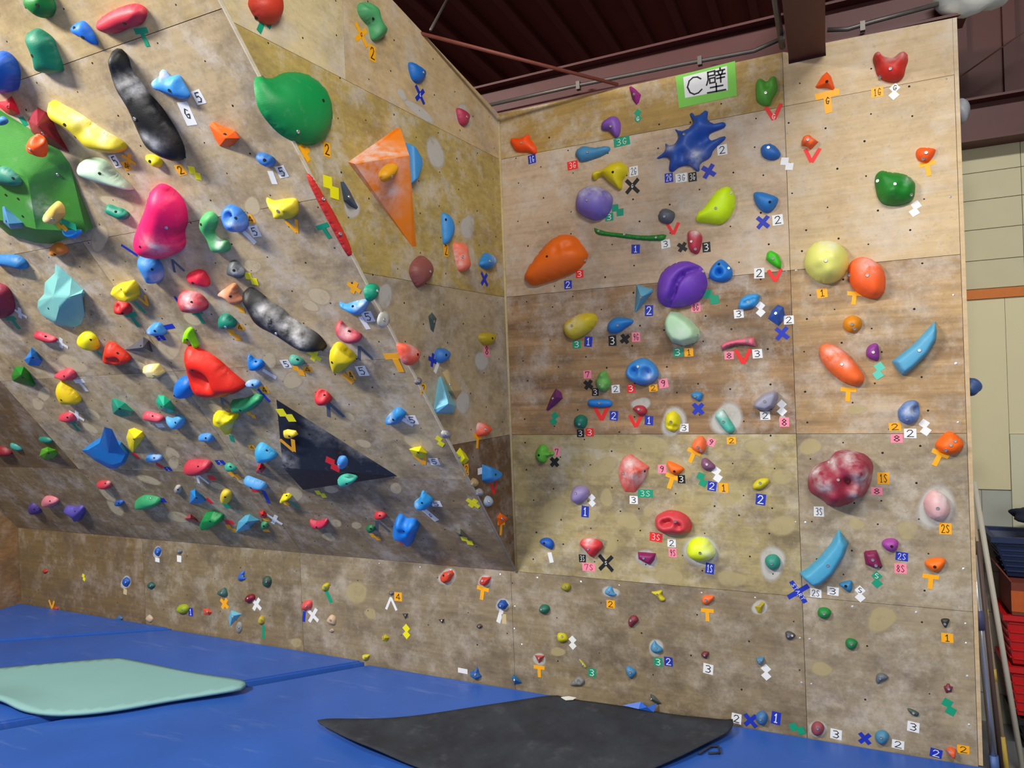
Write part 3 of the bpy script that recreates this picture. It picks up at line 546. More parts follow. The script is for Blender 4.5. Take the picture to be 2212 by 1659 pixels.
C|blue|38,86,180|9|s|*large splash-shaped|75,1085 150,1035 175,990 165,935 230,960 290,920 300,850 262,785 330,810 400,790 455,720 418,640 450,618 475,655 530,640 575,597 608,610 600,680 640,720 700,735 765,715 793,740 770,775 680,810 625,840 615,880 650,905 720,880 785,858 785,890 720,950 660,1010 630,1080 545,1130 520,1175 520,1220 490,1225 440,1180 390,1165 310,1180 250,1225 215,1225 205,1190 220,1120 215,1095 160,1075 100,1095|b=1477,289 u=1507,305,20,-8 u=1472,333,12,-5 k=1500,338,14 k=1447,318,8 n
C|neon lime|212,250,10|8|d|*big pear-shaped|1502,470 1506,460 1520,447 1540,420 1550,410 1567,402 1578,405 1587,425 1586,445 1578,465 1565,478 1550,484 1520,480 1505,478|b=1547,451 b=1577,415
C|green|85,165,58|7|d|*two-eared|1632,180 1640,168 1650,172 1657,175 1665,165 1675,164 1679,180 1678,195 1668,212 1663,225 1650,227 1635,218 1632,205|b=1654,202 u=1657,185,8,-2
C|bright orange|255,92,15|5|p|*triangular|1761,188 1775,165 1786,155 1795,165 1803,190 1800,195 1785,190 1765,191|a=1787,178 h=1786,177
C|blue|35,108,190|6|d|rounded shell|1643,325 1645,315 1660,309 1675,315 1686,330 1682,340 1665,345 1648,338|b=1660,320
C|orange|255,105,38|5|f|*fish-tailed|1731,305 1735,295 1748,290 1755,298 1768,305 1755,318 1750,322 1742,315 1732,314|b=1745,303
C|red|200,34,18|9|d|*large heart-shaped|1886,125 1890,113 1900,110 1910,118 1930,120 1945,110 1958,112 1963,125 1957,145 1953,162 1940,173 1925,175 1908,170 1895,158 1890,140|b=1903,159 b=1923,150 k=1925,122,12 k=1905,116,8 k=1948,118,8 u=1925,118,14,-3
C|bright orange|255,92,15|5|d|*rounded triangle|1979,327 1985,319 2000,318 2018,320 2022,325 2012,343 2000,351 1985,345 1980,338|b=2000,331 b=1995,342
C|dark green|12,125,32|9|d|*large lumpy|1890,390 1893,375 1905,367 1925,371 1945,373 1965,380 1977,393 1978,405 1975,425 1960,438 1935,443 1910,440 1897,425 1892,405|b=1932,400 b=1897,388 b=1969,419 u=1925,415,14,2 u=1950,400,10,-1.5 k=1965,385,8
C|blue|35,120,198|6|d|*shield-shaped|1627,420 1632,414 1650,415 1678,425 1680,435 1672,450 1658,459 1645,455 1632,440|h=1663,437
C|orange|248,112,8|12|d|*huge bean-shaped|1130,600 1135,585 1148,565 1163,545 1180,525 1200,510 1220,505 1240,510 1251,523 1266,545 1265,558 1250,578 1225,592 1190,605 1150,616 1138,610|h=1184,555 u=1245,524,9,-3 u=1225,531,9,-2.5 u=1205,540,9,-2 b=1255,558
C|purple|118,66,195|13|d|*huge split dome|1418,625 1422,600 1435,580 1455,568 1480,562 1500,568 1515,577 1525,600 1525,620 1512,645 1490,658 1465,664 1440,663 1425,655 1418,640|u=1505,578,6,-6 u=1495,582,6,-6 u=1485,586,6,-7 u=1475,593,6,-8 u=1468,601,6,-8 u=1462,611,6,-8 u=1458,622,6,-8 u=1455,632,6,-8 u=1450,641,6,-7 u=1444,650,6,-6 u=1438,658,6,-5 b=1514,583
C|crimson|195,55,75|6|d|*upright kidney-shaped|1484,510 1486,500 1497,496 1510,500 1516,512 1514,530 1509,545 1500,548 1489,540 1485,525|b=1494,522 b=1502,538 k=1502,503,8
C|bright blue|25,125,218|6|d|*ring-shaped|1531,590 1537,575 1550,562 1560,560 1572,570 1582,585 1578,602 1560,609 1540,606 1531,598|h=1553,571 u=1553,588,7,-6 b=1573,579
C|bright green|58,198,18|4|f|*leaf-shaped|1654,560 1657,545 1665,540 1680,548 1688,565 1687,580 1680,580 1665,570|b=1670,559
C|pale yellow|230,230,122|13|d|*large round lumpy|1737,565 1742,543 1757,525 1780,518 1805,521 1825,536 1834,558 1832,580 1818,600 1795,611 1770,609 1750,596 1740,582|u=1775,565,12,1 u=1800,555,10,1 u=1790,585,10,1 u=1765,580,9,-.8 k=1790,530,16
C|bright orange|255,100,32|10|d|*smooth egg-shaped|1832,585 1838,565 1860,554 1885,560 1908,580 1914,605 1910,630 1895,644 1875,643 1850,630 1836,610|b=1873,596 b=1836,592 k=1875,575,16
C|yellow|222,198,35|8|d|*fat pill-shaped|1216,708 1222,695 1245,680 1270,675 1285,680 1288,693 1278,710 1258,725 1237,733 1222,725|b=1237,704 k=1240,698,14
C|blue|40,135,215|6|d|*bird-shaped|1311,710 1316,694 1332,685 1348,686 1365,690 1366,697 1350,708 1338,717 1320,720|b=1335,703
C|light blue|105,180,215|8|p|*tetrahedron|1375,614 1411,625 1411,630 1374,675 1371,672|a=1386,642 b=1386,642
C|mint green|188,230,188|11|f|*smooth wedge|1433,700 1437,685 1447,672 1465,674 1490,690 1508,710 1511,727 1500,740 1475,747 1450,740 1437,720|b=1508,725 k=1475,720,14
C|sky blue|55,155,225|5|d|*lip-shaped|1594,662 1600,645 1615,636 1638,635 1640,645 1630,662 1610,668 1598,667|u=1608,655,5,-1.5 u=1617,651,5,-1.5 u=1627,646,5,-1.5
C|dark blue|40,86,172|5|p|*wedge|1659,688 1668,670 1680,658 1692,663 1695,680 1690,695 1682,704 1668,695|a=1680,678 b=1676,677
C|pink|232,112,135|4|f|*arched bar|1557,745 1570,738 1600,732 1629,729 1632,749 1615,745 1590,744 1570,750 1560,758|b=1614,736
C|blue|60,145,225|9|d|*two-holed dome|1350,805 1355,790 1370,778 1388,773 1405,780 1418,795 1421,812 1410,825 1385,832 1365,825 1353,815|b=1379,792 u=1368,803,9,-7 u=1396,805,9,-7 k=1402,812,8
C|light green|110,182,90|6|d|*three-ball|1286,825 1290,815 1297,803 1308,802 1312,812 1318,827 1312,842 1300,846 1291,840|u=1302,810,6,2 u=1312,828,6,2 u=1303,838,6,2 b=1298,830
C|purple|120,45,122|8|p|*cone-shaped|1180,885 1190,858 1201,839 1213,848 1216,860 1200,875 1183,888|a=1202,858 b=1192,861
C|bright blue|35,130,218|4|d|*straight bar|1270,865 1280,862 1310,862 1321,868 1318,878 1295,880 1272,877|
C|crimson|182,48,65|4|d|*small curled|1366,883 1375,876 1390,877 1397,887 1393,896 1380,898 1373,890|b=1380,884
C|teal|8,120,98|6|d|*round knob|1239,910 1243,900 1255,896 1266,903 1267,915 1260,926 1248,925 1241,919|b=1252,916
C|yellow|232,220,18|6|d|*pitted oval|1436,910 1438,897 1450,888 1463,893 1469,908 1466,925 1452,933 1438,925|b=1450,911 u=1446,920,5,-2 u=1458,922,5,-2
C|blue|50,135,200|4|d|*tiny cat-shaped|1492,855 1498,847 1515,848 1518,855 1512,867 1502,864|b=1502,856
C|pale teal|80,185,165|5|d|*chalky bar|1544,897 1560,885 1568,895 1587,925 1580,936 1570,935 1555,918|b=1563,911 k=1558,895,12
C|grey lilac|148,148,170|8|f|*smooth wedge|1626,877 1632,865 1650,850 1670,844 1680,848 1681,860 1672,880 1655,889 1635,885|b=1652,867
C|ochre|215,135,10|5|d|*round button|1821,700 1827,687 1842,681 1857,686 1863,699 1857,712 1842,719 1827,714|b=1840,701 b=1846,710
C|bright orange|255,110,42|10|d|*long oval|1770,760 1773,747 1790,742 1815,752 1845,780 1866,810 1866,825 1850,834 1820,825 1790,800 1775,780|b=1818,787 k=1800,765,16 k=1825,785,10
C|purple|135,50,142|5|d|*shiny half-moon|1871,760 1876,748 1890,741 1898,748 1899,777 1885,778 1873,770|b=1886,761
C|light blue|85,165,205|7|f|*curved horn beside the ochre button|1927,780 1940,770 1975,742 2000,715 2021,693 2025,715 2023,735 2005,765 1975,795 1952,812 1940,800|b=1985,757
C|denim blue|70,118,185|8|d|*chalky pocketed|1940,890 1945,880 1960,867 1980,866 1987,880 1985,905 1965,917 1945,910|b=1959,905 u=1980,885,9,-5 k=1965,890,14
C|mauve|128,80,118|5|d|*teardrop|1514,1000 1519,990 1530,993 1545,1008 1540,1015 1525,1017 1517,1010|b=1527,1003
C|green|95,182,58|6|d|*snail-shaped|1156,980 1163,965 1173,960 1182,968 1183,978 1195,975 1195,983 1182,987 1178,998 1165,1000 1158,990|h=1165,983
C|coral|225,92,78|9|p|*chalky polyhedron|1337,1010 1345,990 1362,980 1403,1008 1390,1040 1372,1063 1350,1062 1341,1045 1336,1025|a=1368,1022 b=1344,1024 h=1388,1020 k=1360,1005,16 k=1375,1025,18 k=1350,1030,14
C|lavender|160,145,198|7|d|*smooth egg|1233,1070 1238,1055 1250,1049 1265,1053 1271,1066 1262,1082 1245,1088 1234,1082|b=1245,1065
C|orange|255,115,30|5|d|*small wedge|1440,998 1450,998 1475,1010 1474,1018 1460,1026 1446,1020|h=1457,1018
C|orange|255,115,62|6|d|*shark-fin|1493,965 1500,950 1515,942 1524,955 1523,972 1515,980 1500,975|b=1508,966 b=1514,973
C|yellow|208,198,35|5|d|*small pebble|1625,1052 1632,1040 1645,1034 1660,1035 1660,1045 1645,1057 1630,1058|b=1642,1043
C|maroon|150,32,62|15|d|*huge chalky boulder|1745,1040 1750,1020 1770,1003 1790,995 1805,978 1825,973 1850,977 1872,985 1887,1005 1885,1030 1880,1050 1868,1072 1850,1078 1840,1088 1815,1096 1790,1095 1775,1080 1755,1070 1746,1058|u=1785,1035,24,5 u=1855,1015,22,6 u=1832,1040,11,-7 u=1850,1068,14,4 u=1800,1075,16,4 u=1815,1000,14,3 k=1760,1020,14 k=1780,1045,14 k=1860,1030,18 k=1835,990,16 k=1800,1000,10 k=1845,1068,9 b=1791,1002 b=1810,1034
C|bright orange|255,105,5|7|d|*chunky block|2021,962 2030,948 2045,934 2060,935 2080,952 2082,965 2068,980 2050,983 2032,978|b=2053,961 b=2062,953 b=2043,972
C|pale pink|222,168,170|9|d|*chalky dome|1996,1085 2008,1065 2022,1060 2040,1070 2053,1090 2052,1110 2040,1122 2020,1125 2003,1112|b=2025,1097 k=2040,1080,20 k=2030,1115,14
C|orange|255,115,5|5|d|*half-round|1998,1215 2015,1207 2038,1207 2043,1215 2033,1232 2018,1236 2005,1228|h=2019,1224
C|light blue|75,165,205|8|f|*curved horn beside the magenta plate|1726,1240 1745,1228 1770,1205 1795,1175 1812,1145 1833,1175 1825,1200 1800,1240 1775,1262 1755,1268 1740,1255|b=1788,1220
C|dark magenta|130,22,78|4|f|*plate|1866,1195 1870,1191 1893,1189 1900,1205 1907,1225 1890,1228 1870,1220|b=1885,1209 b=1892,1221
C|violet|160,65,158|6|d|*pocketed knob|1905,1175 1912,1166 1930,1164 1941,1172 1938,1188 1925,1193 1912,1187|h=1926,1180
C|blue|48,125,175|5|d|*small claw-shaped|1812,1263 1825,1257 1840,1256 1841,1275 1832,1280 1822,1272|h=1827,1266
C|sea green|42,145,125|5|d|*round button with a chalk halo|1652,1210 1660,1200 1675,1199 1685,1210 1684,1225 1670,1233 1657,1225|b=1667,1217
C|neon yellow|228,248,30|8|d|*chalky lump|1483,1190 1488,1172 1505,1162 1525,1165 1535,1175 1545,1190 1540,1205 1520,1213 1500,1211 1487,1203|b=1513,1193 k=1536,1190,16
C|red|210,62,72|9|d|*large slotted|1414,1128 1418,1115 1440,1104 1465,1106 1485,1118 1493,1137 1488,1150 1465,1155 1435,1154 1418,1143|u=1434,1131,7,-5 u=1445,1128,7,-5 u=1465,1136,7,-4 b=1459,1126
C|dark magenta|135,18,92|4|f|*four-cornered|1377,1193 1395,1194 1416,1196 1413,1210 1404,1221 1392,1215 1379,1208|b=1391,1205
C|red|218,52,60|7|d|*scoop-shaped|1251,1175 1258,1165 1275,1163 1295,1170 1300,1182 1290,1195 1280,1205 1272,1200 1262,1188|b=1272,1185 k=1270,1168,9
C|blue|22,92,192|5|d|*small slanted|1165,1172 1170,1164 1185,1163 1195,1173 1192,1187 1180,1183|h=1176,1173
'''
TAPE_DATA = '''
C|g|s|1378,250|17|0|G
C|b|q|1149,344|17,18|4|1G
C|g|q|1343,306|35,19|3|3G
C|r|q|1237,357|23,18|3|3G
C|w|q|1369,370|19,21|0|2G
C|k|x|1366,402|34,8|0|G
C|g|z|1334,454|15|0|
C|g|q|1316,469|18,17|0|3
C|b|q|1445,384|18,20|0|2G
C|w|q|1472,384|25,19|0|3G
C|k|q|1496,382|18,20|0|3G
C|b|x|1531,370|29,10|10|
C|w|q|1560,324|21,22|2|2
C|r|v|1454,494|26|0|
C|w|q|1438,527|19,18|3|3
C|k|x|1474,534|20,8|8|
C|k|q|1526,534|17,22|2|3
C|b|q|1373,538|18,19|-4|1
C|r|q|1252,592|17,16|0|3
C|b|q|1227,615|17,18|0|2
C|r|v|1671,243|34|0|G
C|w|s|1700,354|22|35|
C|r|v|1754,336|32|-6|
C|o|t|1788,220|50|3|G
C|o|q|1895,199|24,23|0|1G
C|w|s|1932,198|22|-8|G
C|o|t|2004,364|34|8|
C|w|s|1977,451|22|-15|
C|b|x|1648,480|29,9|2|
C|w|q|1680,475|22,23|3|2
C|w|q|1640,590|22,23|-2|2
C|r|v|1674,595|28|0|
C|o|q|1776,633|22,21|3|1
C|o|t|1845,644|30|-8|
C|g|z|1536,641|19|0|
C|p|q|1503,664|20,20|0|8G
C|b|q|1402,671|18,23|-3|2
C|w|q|1596,678|20,19|2|3
C|w|s|1643,668|20|0|
C|w|q|1704,691|21,19|0|2
C|b|x|1689,720|30,9|5|
C|g|q|1246,744|18,17|0|3
C|b|q|1271,738|17,21|-6|1
C|k|q|1323,736|17,22|0|3
C|k|x|1350,732|20,8|-10|
C|p|q|1374,728|18,20|0|9G
C|g|q|1464,761|20,19|0|3
C|o|q|1488,761|19,18|2|1
C|p|q|1575,768|20,17|0|8
C|r|v|1605,770|32|0|
C|w|q|1636,764|21,20|2|3
C|p|q|1269,809|17,17|0|7
C|k|x|1271,831|20,8|8|
C|k|q|1286,847|15,16|0|3
C|w|q|1330,840|18,17|3|2
C|r|q|1363,839|17,18|3|3
C|o|q|1411,838|18,15|4|2
C|p|q|1433,828|20,20|8|9
C|r|v|1299,893|30|0|
C|b|q|1326,898|18,20|-4|2
C|r|v|1373,910|27|0|
C|b|q|1402,908|18,20|-5|1
C|w|q|1478,924|19,17|0|3
C|g|s|1197,904|17|-15|
C|k|q|1254,936|16,16|0|3
C|r|q|1274,934|18,17|0|3
C|b|x|1508,883|26,9|0|
C|w|q|1653,898|21,18|2|2
C|w|s|1689,881|21|0|
C|p|q|1694,912|20,21|0|8
C|a|s|1898,801|24|-12|
C|o|t|1832,852|32|-6|
C|o|q|1933,922|25,19|2|2
C|w|q|1966,936|25,22|0|2
C|w|s|1998,923|23|8|
C|p|q|1937,947|25,20|0|8
C|o|t|2026,990|36|-26|
C|o|q|1580,952|19,15|2|2
C|p|q|1536,955|18,17|-22|9
C|o|t|1496,985|30|-24|
C|p|q|1430,1013|18,19|0|9
C|o|t|1450,1040|32|-20|
C|k|q|1472,1035|16,18|0|3
C|w|s|1549,1025|21|10|
C|g|s|1516,1036|20|18|
C|b|q|1538,1050|19,20|-8|2
C|o|q|1563,1054|20,21|0|1
C|p|q|1203,976|14,17|0|7
C|k|x|1198,998|20,8|0|
C|b|q|1643,1079|21,25|-6|2
C|o|q|1908,1033|24,27|0|1S
C|p|q|1894,1061|23,18|0|8
C|w|q|1769,1105|21,23|0|3S
C|g|q|1394,1066|33,17|0|3S
C|w|q|1369,1080|18,17|0|3
C|b|q|1264,1105|16,24|-4|1
C|w|s|1279,1081|16|0|
C|r|q|1417,1160|27,19|-6|3S
C|w|q|1451,1173|18,17|0|2
C|p|q|1453,1194|18,19|0|9S
C|k|x|1309,1216|37,8|0|S
C|k|q|1258,1206|15,16|0|3S
C|p|q|1272,1225|29,17|0|7S
C|w|i|1187,1193 1192,1215|9|0|
C|b|q|1533,1228|18,23|-6|1S
C|b|q|1948,1202|25,20|-5|2S
C|p|q|1945,1228|25,23|0|8S
C|g|s|1894,1252|22|0|S
C|o|t|2010,1256|34|-4|
C|o|q|2042,1142|25,27|0|2S
C|b|x|1724,1278|46,10|-10|START
C|w|q|1762,1281|24,20|-3|2S
C|w|q|1799,1277|24,19|-2|3
C|w|s|1858,1283|22|0|S
K|o|q|1319,1305|18,17|0|2
K|o|t|1528,1328|27|0|
K|o|q|2046,1378|24,22|0|1
K|w|s|1237,1388|17|0|
K|o|t|1165,1450|24|0|
K|g|q|1279,1453|17,18|-5|3
K|g|q|1422,1430|18,19|0|3
K|b|q|1444,1429|18,19|0|2
K|w|q|1530,1445|21,22|-6|3
K|w|s|1655,1452|21|0|
K|g|s|2050,1527|25|20|
K|w|q|1973,1570|24,23|-5|3
K|w|q|1591,1552|21,22|-6|2
K|b|x|1621,1556|30,9|0|
K|b|q|1676,1551|19,28|-8|1
K|g|s|1722,1574|21|70|
K|w|q|1806,1586|23,23|-4|3
K|b|x|1868,1595|26,9|0|
K|w|q|1940,1608|25,20|-4|2
K|b|q|2022,1627|24,21|-8|2
K|o|q|2081,1619|24,19|0|2
K|o|t|1042,1281|27|-10|
K|w|i|1084,1318 1076,1345|9|0|
K|n|q|1089,1337|10,20|0|
K|o|q|860,1289|18,17|0|4
K|w|w|845,1304|26|0|
K|y|s|878,1364|17|0|
K|w|i|989,1447 1010,1451|10|0|
K|w|x|554,1305|24,7|10|
K|w|x|676,1329|28,7|10|
K|b|i|658,1320 656,1343|7|0|
K|g|i|704,1275 716,1302|8|0|
K|g|i|569,1350 569,1380|7|0|
K|o|x|485,1304|20,7|10|
K|b|q|412,1322|11,15|0|1
K|o|v|112,1306|15|0|
K|w|i|340,1205 340,1214|11|0|
K|w|i|387,1200 387,1214|11|0|
K|n|i|271,1272 270,1284|9|0|
K|y|s|181,1247|8|20|
L|g|t|311,80|34|-8|
L|w|q|429,210|24,26|0|5
L|w|i|393,220 416,270|26|0|G
L|w|q|249,348|18,24|0|5
L|o|x|279,345|26,7|0|
L|o|q|273,358|17,17|0|4
L|o|q|390,367|20,20|0|2
L|y|s|421,374|19|25|
L|w|i|584,370 594,398|13|0|
L|w|q|609,371|22,24|0|5
L|o|q|541,473|17,17|0|4
L|w|q|550,500|21,22|0|5
L|w|i|526,500 552,526|9|0|
L|o|v|635,489|27|0|
L|g|t|703,499|30|8|
L|y|s|543,602|19|30|
L|o|s|517,663|16|20|
L|o|q|518,707|17,13|0|4
L|o|s|507,723|17|30|
L|o|x|765,621|25,9|0|
L|w|q|795,684|22,22|0|5
L|w|i|779,684 796,711|11|0|
L|d|w|783,762|30|0|
L|o|i|740,807 763,827|11|0|
L|o|q|758,810|12,20|0|4
L|w|q|782,801|22,22|0|5
L|o|t|858,783|42|0|
L|y|x|679,768|24,9|0|
L|w|q|618,786|19,17|0|5
L|o|s|645,800|17|30|
L|o|q|664,798|19,14|0|4
L|w|i|568,799 597,817|8|0|
L|o|q|571,842|16,16|0|4
L|b|i|557,840 583,868|6|0|
L|b|i|343,710 375,704|9|0|
L|b|q|347,730|20,10|0|1
L|b|i|262,529 297,552|6|0|
L|b|i|377,640 396,669|5|0|
L|g|i|291,652 314,676|6|0|
L|g|t|289,690|28|0|
L|g|t|431,684|26|0|
L|o|v|312,649|22|0|
L|w|x|43,676|22,6|0|
L|g|t|31,697|24|0|
L|w|x|132,741|22,6|0|
L|w|t|178,832|24|0|
L|w|x|166,898|22,6|0|
L|g|t|161,919|20|0|
L|g|i|210,760 220,768|6|0|
L|d|w|487,872|26|0|
L|d|w|718,885|34|0|
L|d|w|380,574|26|0|
L|w|q|890,907|21,20|0|5
L|w|i|868,904 893,918|10|0|
L+.05|y|z|618,897|16|0|
L+.1|o|v|627,962|27|0|
L+.11|r|s|719,1003|20|10|
L|o|i|768,1029 795,1030|4|0|
L|y|s|950,953|15|0|
L|o|v|911,993|24|0|
L|w|q|938,997|18,16|0|5
L|o|s|507,1027|14|60|
L|w|w|433,1034|22|0|
L|r|q|457,1032|14,9|0|
L|b|q|476,999|18,10|0|1
L|b|i|569,1060 581,1087|7|0|
L|r|q|551,1059|14,8|0|
L|r|i|446,1076 459,1088|8|0|
L|g|q|490,1093|12,10|0|
L|g|i|627,1083 645,1097|5|0|
L|o|q|618,1087|11,8|0|
L|w|x|593,1122|24,6|0|
L|o|q|576,1122|13,7|0|
L|r|q|495,1128|16,9|0|
L|o|s|500,1142|13|40|
L|o|q|575,1146|13,6|0|
L|y|s|693,1067|13|50|
L|o|q|544,966|13,10|0|4
L|o|s|543,896|11|40|
L|o|s|811,1160|12|50|
L|r|q|869,1170|12,11|0|
L|y|s|1009,1168|15|40|
L|w|q|942,1088|19,14|0|5
L|w|i|916,1101 944,1125|11|0|G
L|y|x|1022,1087|22,9|0|
L|b|q|363,1013|14,8|0|1
L|r|i|337,1001 352,1010|8|0|
L|r|i|286,977 300,990|7|0|
L|g|i|499,940 503,954|8|0|
L|w|q|346,919|16,8|0|
L|b|q|348,1080|18,9|0|
L|d|w|821,1136|26|0|
L|g|q|51,262|14,16|0|
L+.105|g|i|133,477 165,492|14|0|
L+.105|o|s|133,490|14|60|
M|o|q|1007,1015|13,18|0|2
M|w|i|1032,1019 1046,1015|10|0|
M|r|v|1066,1053|20|0|
M|o|t|1031,953|22|-12|
M|o|t|1082,1140|22|-12|
M|o|q|914,840|14,18|0|2
M|b|x|934,778|20,7|30|
M|w|i|947,782 939,805|8|0|
M|p|q|1051,757|17,19|0|8
M|o|q|963,540|12,22|0|2
M|b|x|1046,603|22,6|0|
M|b|x|907,205|28,7|0|6
M|o|x|780,75|36,8|0|G
M|o|q|804,115|17,28|0|2
M|o|q|706,323|18,26|0|2
M|o|x|657,331|28,11|0|
M|g|t|565,53|36|-25|
M|y|z|715,405|22|0|
'''
# ------------------------------------------------------------------ roof
rust = plain('oxide_red_steel', (76,24,22), .55, 0, .25, 9)
rust_d = plain('oxide_red_deck', (92,32,26), .6, 0, .25, 5)
galv = plain('galvanised', (98,92,88), .45, .5, .2, 40)
ceil = struct(box('ceiling', (-6, -8.5, 5.42), (6, 3.6, 5.46), rust_d))
rb = None
for i in range(26):
    x = -3.2+i*.33
    if rb is None:
        vs, fs = box_vf((-.035, -8.4, 5.33), (.035, 3.5, 5.419)); rb = mesh('deck_rib', vs, fs); rb.materials.append(rust)
    o = link('deck_rib', rb, None, ceil); o.location.x = x
struct(box('wall_end', (-6, 3.6, -.12), (2.25, 3.65, 5.42), rust_d))
def ibeam(name, a, b, half, zb, zt, label, axis):
    """I-section running along x (axis 0) or y (axis 1)"""
    def bx(c0, c1, z0, z1):
        return ((a[0], c0, z0), (b[0], c1, z1)) if axis == 0 else ((c0, a[1], z0), (c1, b[1], z1))
    c = a[1] if axis == 0 else a[0]
    e = empty(name, ((a[0]+b[0])/2, (a[1]+b[1])/2, zb)); m = Matrix.Translation(-e.location)
    for nm, q in (('bottom_flange', bx(c-half, c+half, zb, zb+.014)), ('web', bx(c-.006, c+.006, zb+.014, zt-.014)), ('top_flange', bx(c-half, c+half, zt-.014, zt))):
        o = box(nm, q[0], q[1], rust, e); o.data.transform(m)
    return tag(e, label, 'beam')
ibeam('steel_beam', (-.9, .135), (2.63, .135), .085, 3.83, 4.055, 'dark red steel roof beam running along the top of the sign wall', 0)
ibeam('steel_beam', (1.874, -6.0), (1.874, .02), .091, 3.757, 4.10, 'dark red steel beam poking through the notch in the wall top', 1)
ibeam('steel_beam', (2.58, .70), (5.2, .70), .09, 3.33, 3.58, 'dark red steel beam above the pale block wall behind the crates', 0)
def conduit(pts, label, clips, r=.012):
    e = empty('conduit_pipe', pts[0]); o = tube('pipe', [Vector(p)-Vector(pts[0]) for p in pts], r, galv, e)
    for c in clips:
        vs, fs = box_vf((-.012, -.016, -.03), (.012, .016, .02)); k = link('clip', mesh('clip', vs, fs), galv, e); k.location = Vector(c)-Vector(pts[0])
    tag(e, label, 'pipe')
conduit([(-.12,.03,3.90),(.5,.03,3.90),(1.2,.03,3.885),(1.60,.03,3.87),(1.75,.02,3.90)], 'grey electrical conduit clipped along the roof beam left of the notch', [(.55,.03,3.90),(1.30,.03,3.885)])
conduit([(1.98,.03,3.895),(2.08,.03,3.875),(2.2,.03,3.885),(2.5,.03,3.90)], 'grey electrical conduit between the notch beam and the cloth bag', [(2.15,.03,3.875)])
conduit([(1.752,-3.2,3.80),(1.752,-.6,3.80),(1.752,-.03,3.83)], 'grey electrical conduit strapped along the side of the notch beam', [(1.762,-.22,3.81)], .016)
b0 = hit((918,75),'M',.01); b1 = hit((1335,190),'C',.012)
tag(tube('brace_rod', [b0-(b1-b0)*.05, b1+V(0,0,.02)], .0105, plain('brace_rust', (128,66,52), .6, 0, .2)), 'long rusty brace rod slanting from side panel to sign wall', 'rod')
b2 = hitp((965,0), V(0,0,4.55), V(0,0,1))
tag(tube('brace_rod', [b0+V(.02,.03,.035), b2, b2+(b2-b0)*1.6], .008, galv), 'thin grey brace rod rising steeply to the roof deck', 'rod')
# block wall and cladding behind the right edge
wb = struct(box('wall_back', (2.58, .80, -.12), (6.2, .9, 3.6), plain('block_grey', (168,170,158), .8, 0, .12, 6)))
bl = plain('siding_cream', (198,192,158), .7, 0, .07, 8)
zz = [3.335, 3.185, 3.02, 2.845, 2.66, 2.49]
for i in range(5):
    for x0, x1 in ((2.585, 2.985), (2.988, 4.4)):
        box('siding_board', (x0, .782, zz[i+1]+.002), (x1, .80, zz[i]-.002), bl, wb)
box('orange_rail', (2.585, .772, 2.43), (4.4, .80, 2.487), plain('orange_paint', (200,108,6), .5, 0, .08), wb)
box('cream_sheet', (2.585, .785, 1.29), (2.885, .80, 2.428), plain('sheet_cream', (214,206,168), .6, 0, .05, 5), wb)
box('cream_sheet', (2.887, .772, .05), (4.2, .797, 1.62), plain('sheet_pale', (206,204,176), .6, 0, .05, 5), wb)
box('cream_sheet', (2.887, .785, 1.622), (4.2, .80, 2.428), plain('sheet_cream', (214,206,168), .6, 0, .05, 5), wb)
for i in range(5):
    for j, x0 in enumerate((2.585, 2.74)):
        box('concrete_block', (x0, .79, .06+i*.245+.002), (x0+.152, .80, .06+(i+1)*.245-.002), plain('block_face', (172,176,168), .85, 0, .08, 14), wb)
rust_k = plain('oxide_red_cladding', (66,22,18), .6, 0, .25, 5)
cl = struct(box('wall_cladding', (2.3, .86, 3.5), (6, .9, 5.42), rust_k))
for i in range(12):
    box('cladding_rib', (2.45+i*.24, .82, 3.59), (2.51+i*.24, .859, 5.41), rust_k, cl)
tag(tube('stay_wire', [(2.57,.5,3.62),(3.6,.55,4.25)], .004, plain('wire_rust', (86,50,42), .6)), 'thin rusty stay wire slanting across the red cladding', 'wire')
# cloth bag hanging from the beam end
def blob(name, c, rx, ry, rz, amp, mat, seed, parent=None, n=3):
    bm = bmesh.new(); bmesh.ops.create_icosphere(bm, subdivisions=n, radius=1); q = random.Random(seed)
    ph = [(q.uniform(2, 5), q.uniform(2, 5), q.uniform(2, 5), q.uniform(0, 6)) for _ in range(5)]
    for v in bm.verts:
        f = 1+amp*sum(math.sin(a*v.co.x+b*v.co.y+cc*v.co.z+d) for a, b, cc, d in ph)/3
        v.co = V(v.co.x*rx*f, v.co.y*ry*f, v.co.z*rz*f)
    o = link(name, bm_mesh(name, bm, True), mat, parent); o.location = c; return o
bagc = hitp((2115,-12), V(0,.05,0), V(0,1,0))
e = empty('cloth_bag', bagc)
o = blob('cloth', (0,0,0), .15, .10, .085, .38, plain('bag_cloth', (205,205,192), .9, 0, .1), 3, e)
o = blob('print_patch', (.06,-.085,.0), .03, .02, .04, .2, plain('bag_green', (150,170,70), .9), 4, e, 2)
o = blob('print_patch', (.135,-.03,.0), .018, .03, .03, .2, plain('bag_red', (205,90,60), .9), 5, e, 2)
tag(e, 'crumpled white cloth bag stuffed over the roof beam end', 'bag')
# two holds on the hidden side face of the sign wall
for (px, rr, cc, nm, lab) in (((2078,241), (.035,.05,.062), (150,152,160), 5, 'grey lumpy hold jutting from the wall edge below the bag'), ((2093,835), (.045,.05,.046), (52,84,140), 9, 'dark blue rounded hold jutting from the wall edge over the poles')):
    p = hitp((px[0]-8, px[1]), V(0,.09,0), V(0,1,0)); e = empty('climbing_hold', (XR+.022, .09, p.z))
    blob('body', (.02,0,0), rr[0], rr[1], rr[2], .12, holdmat(cc), nm, e)
    tag(e, lab, 'climbing hold', 'holds on the side edge of the sign wall')

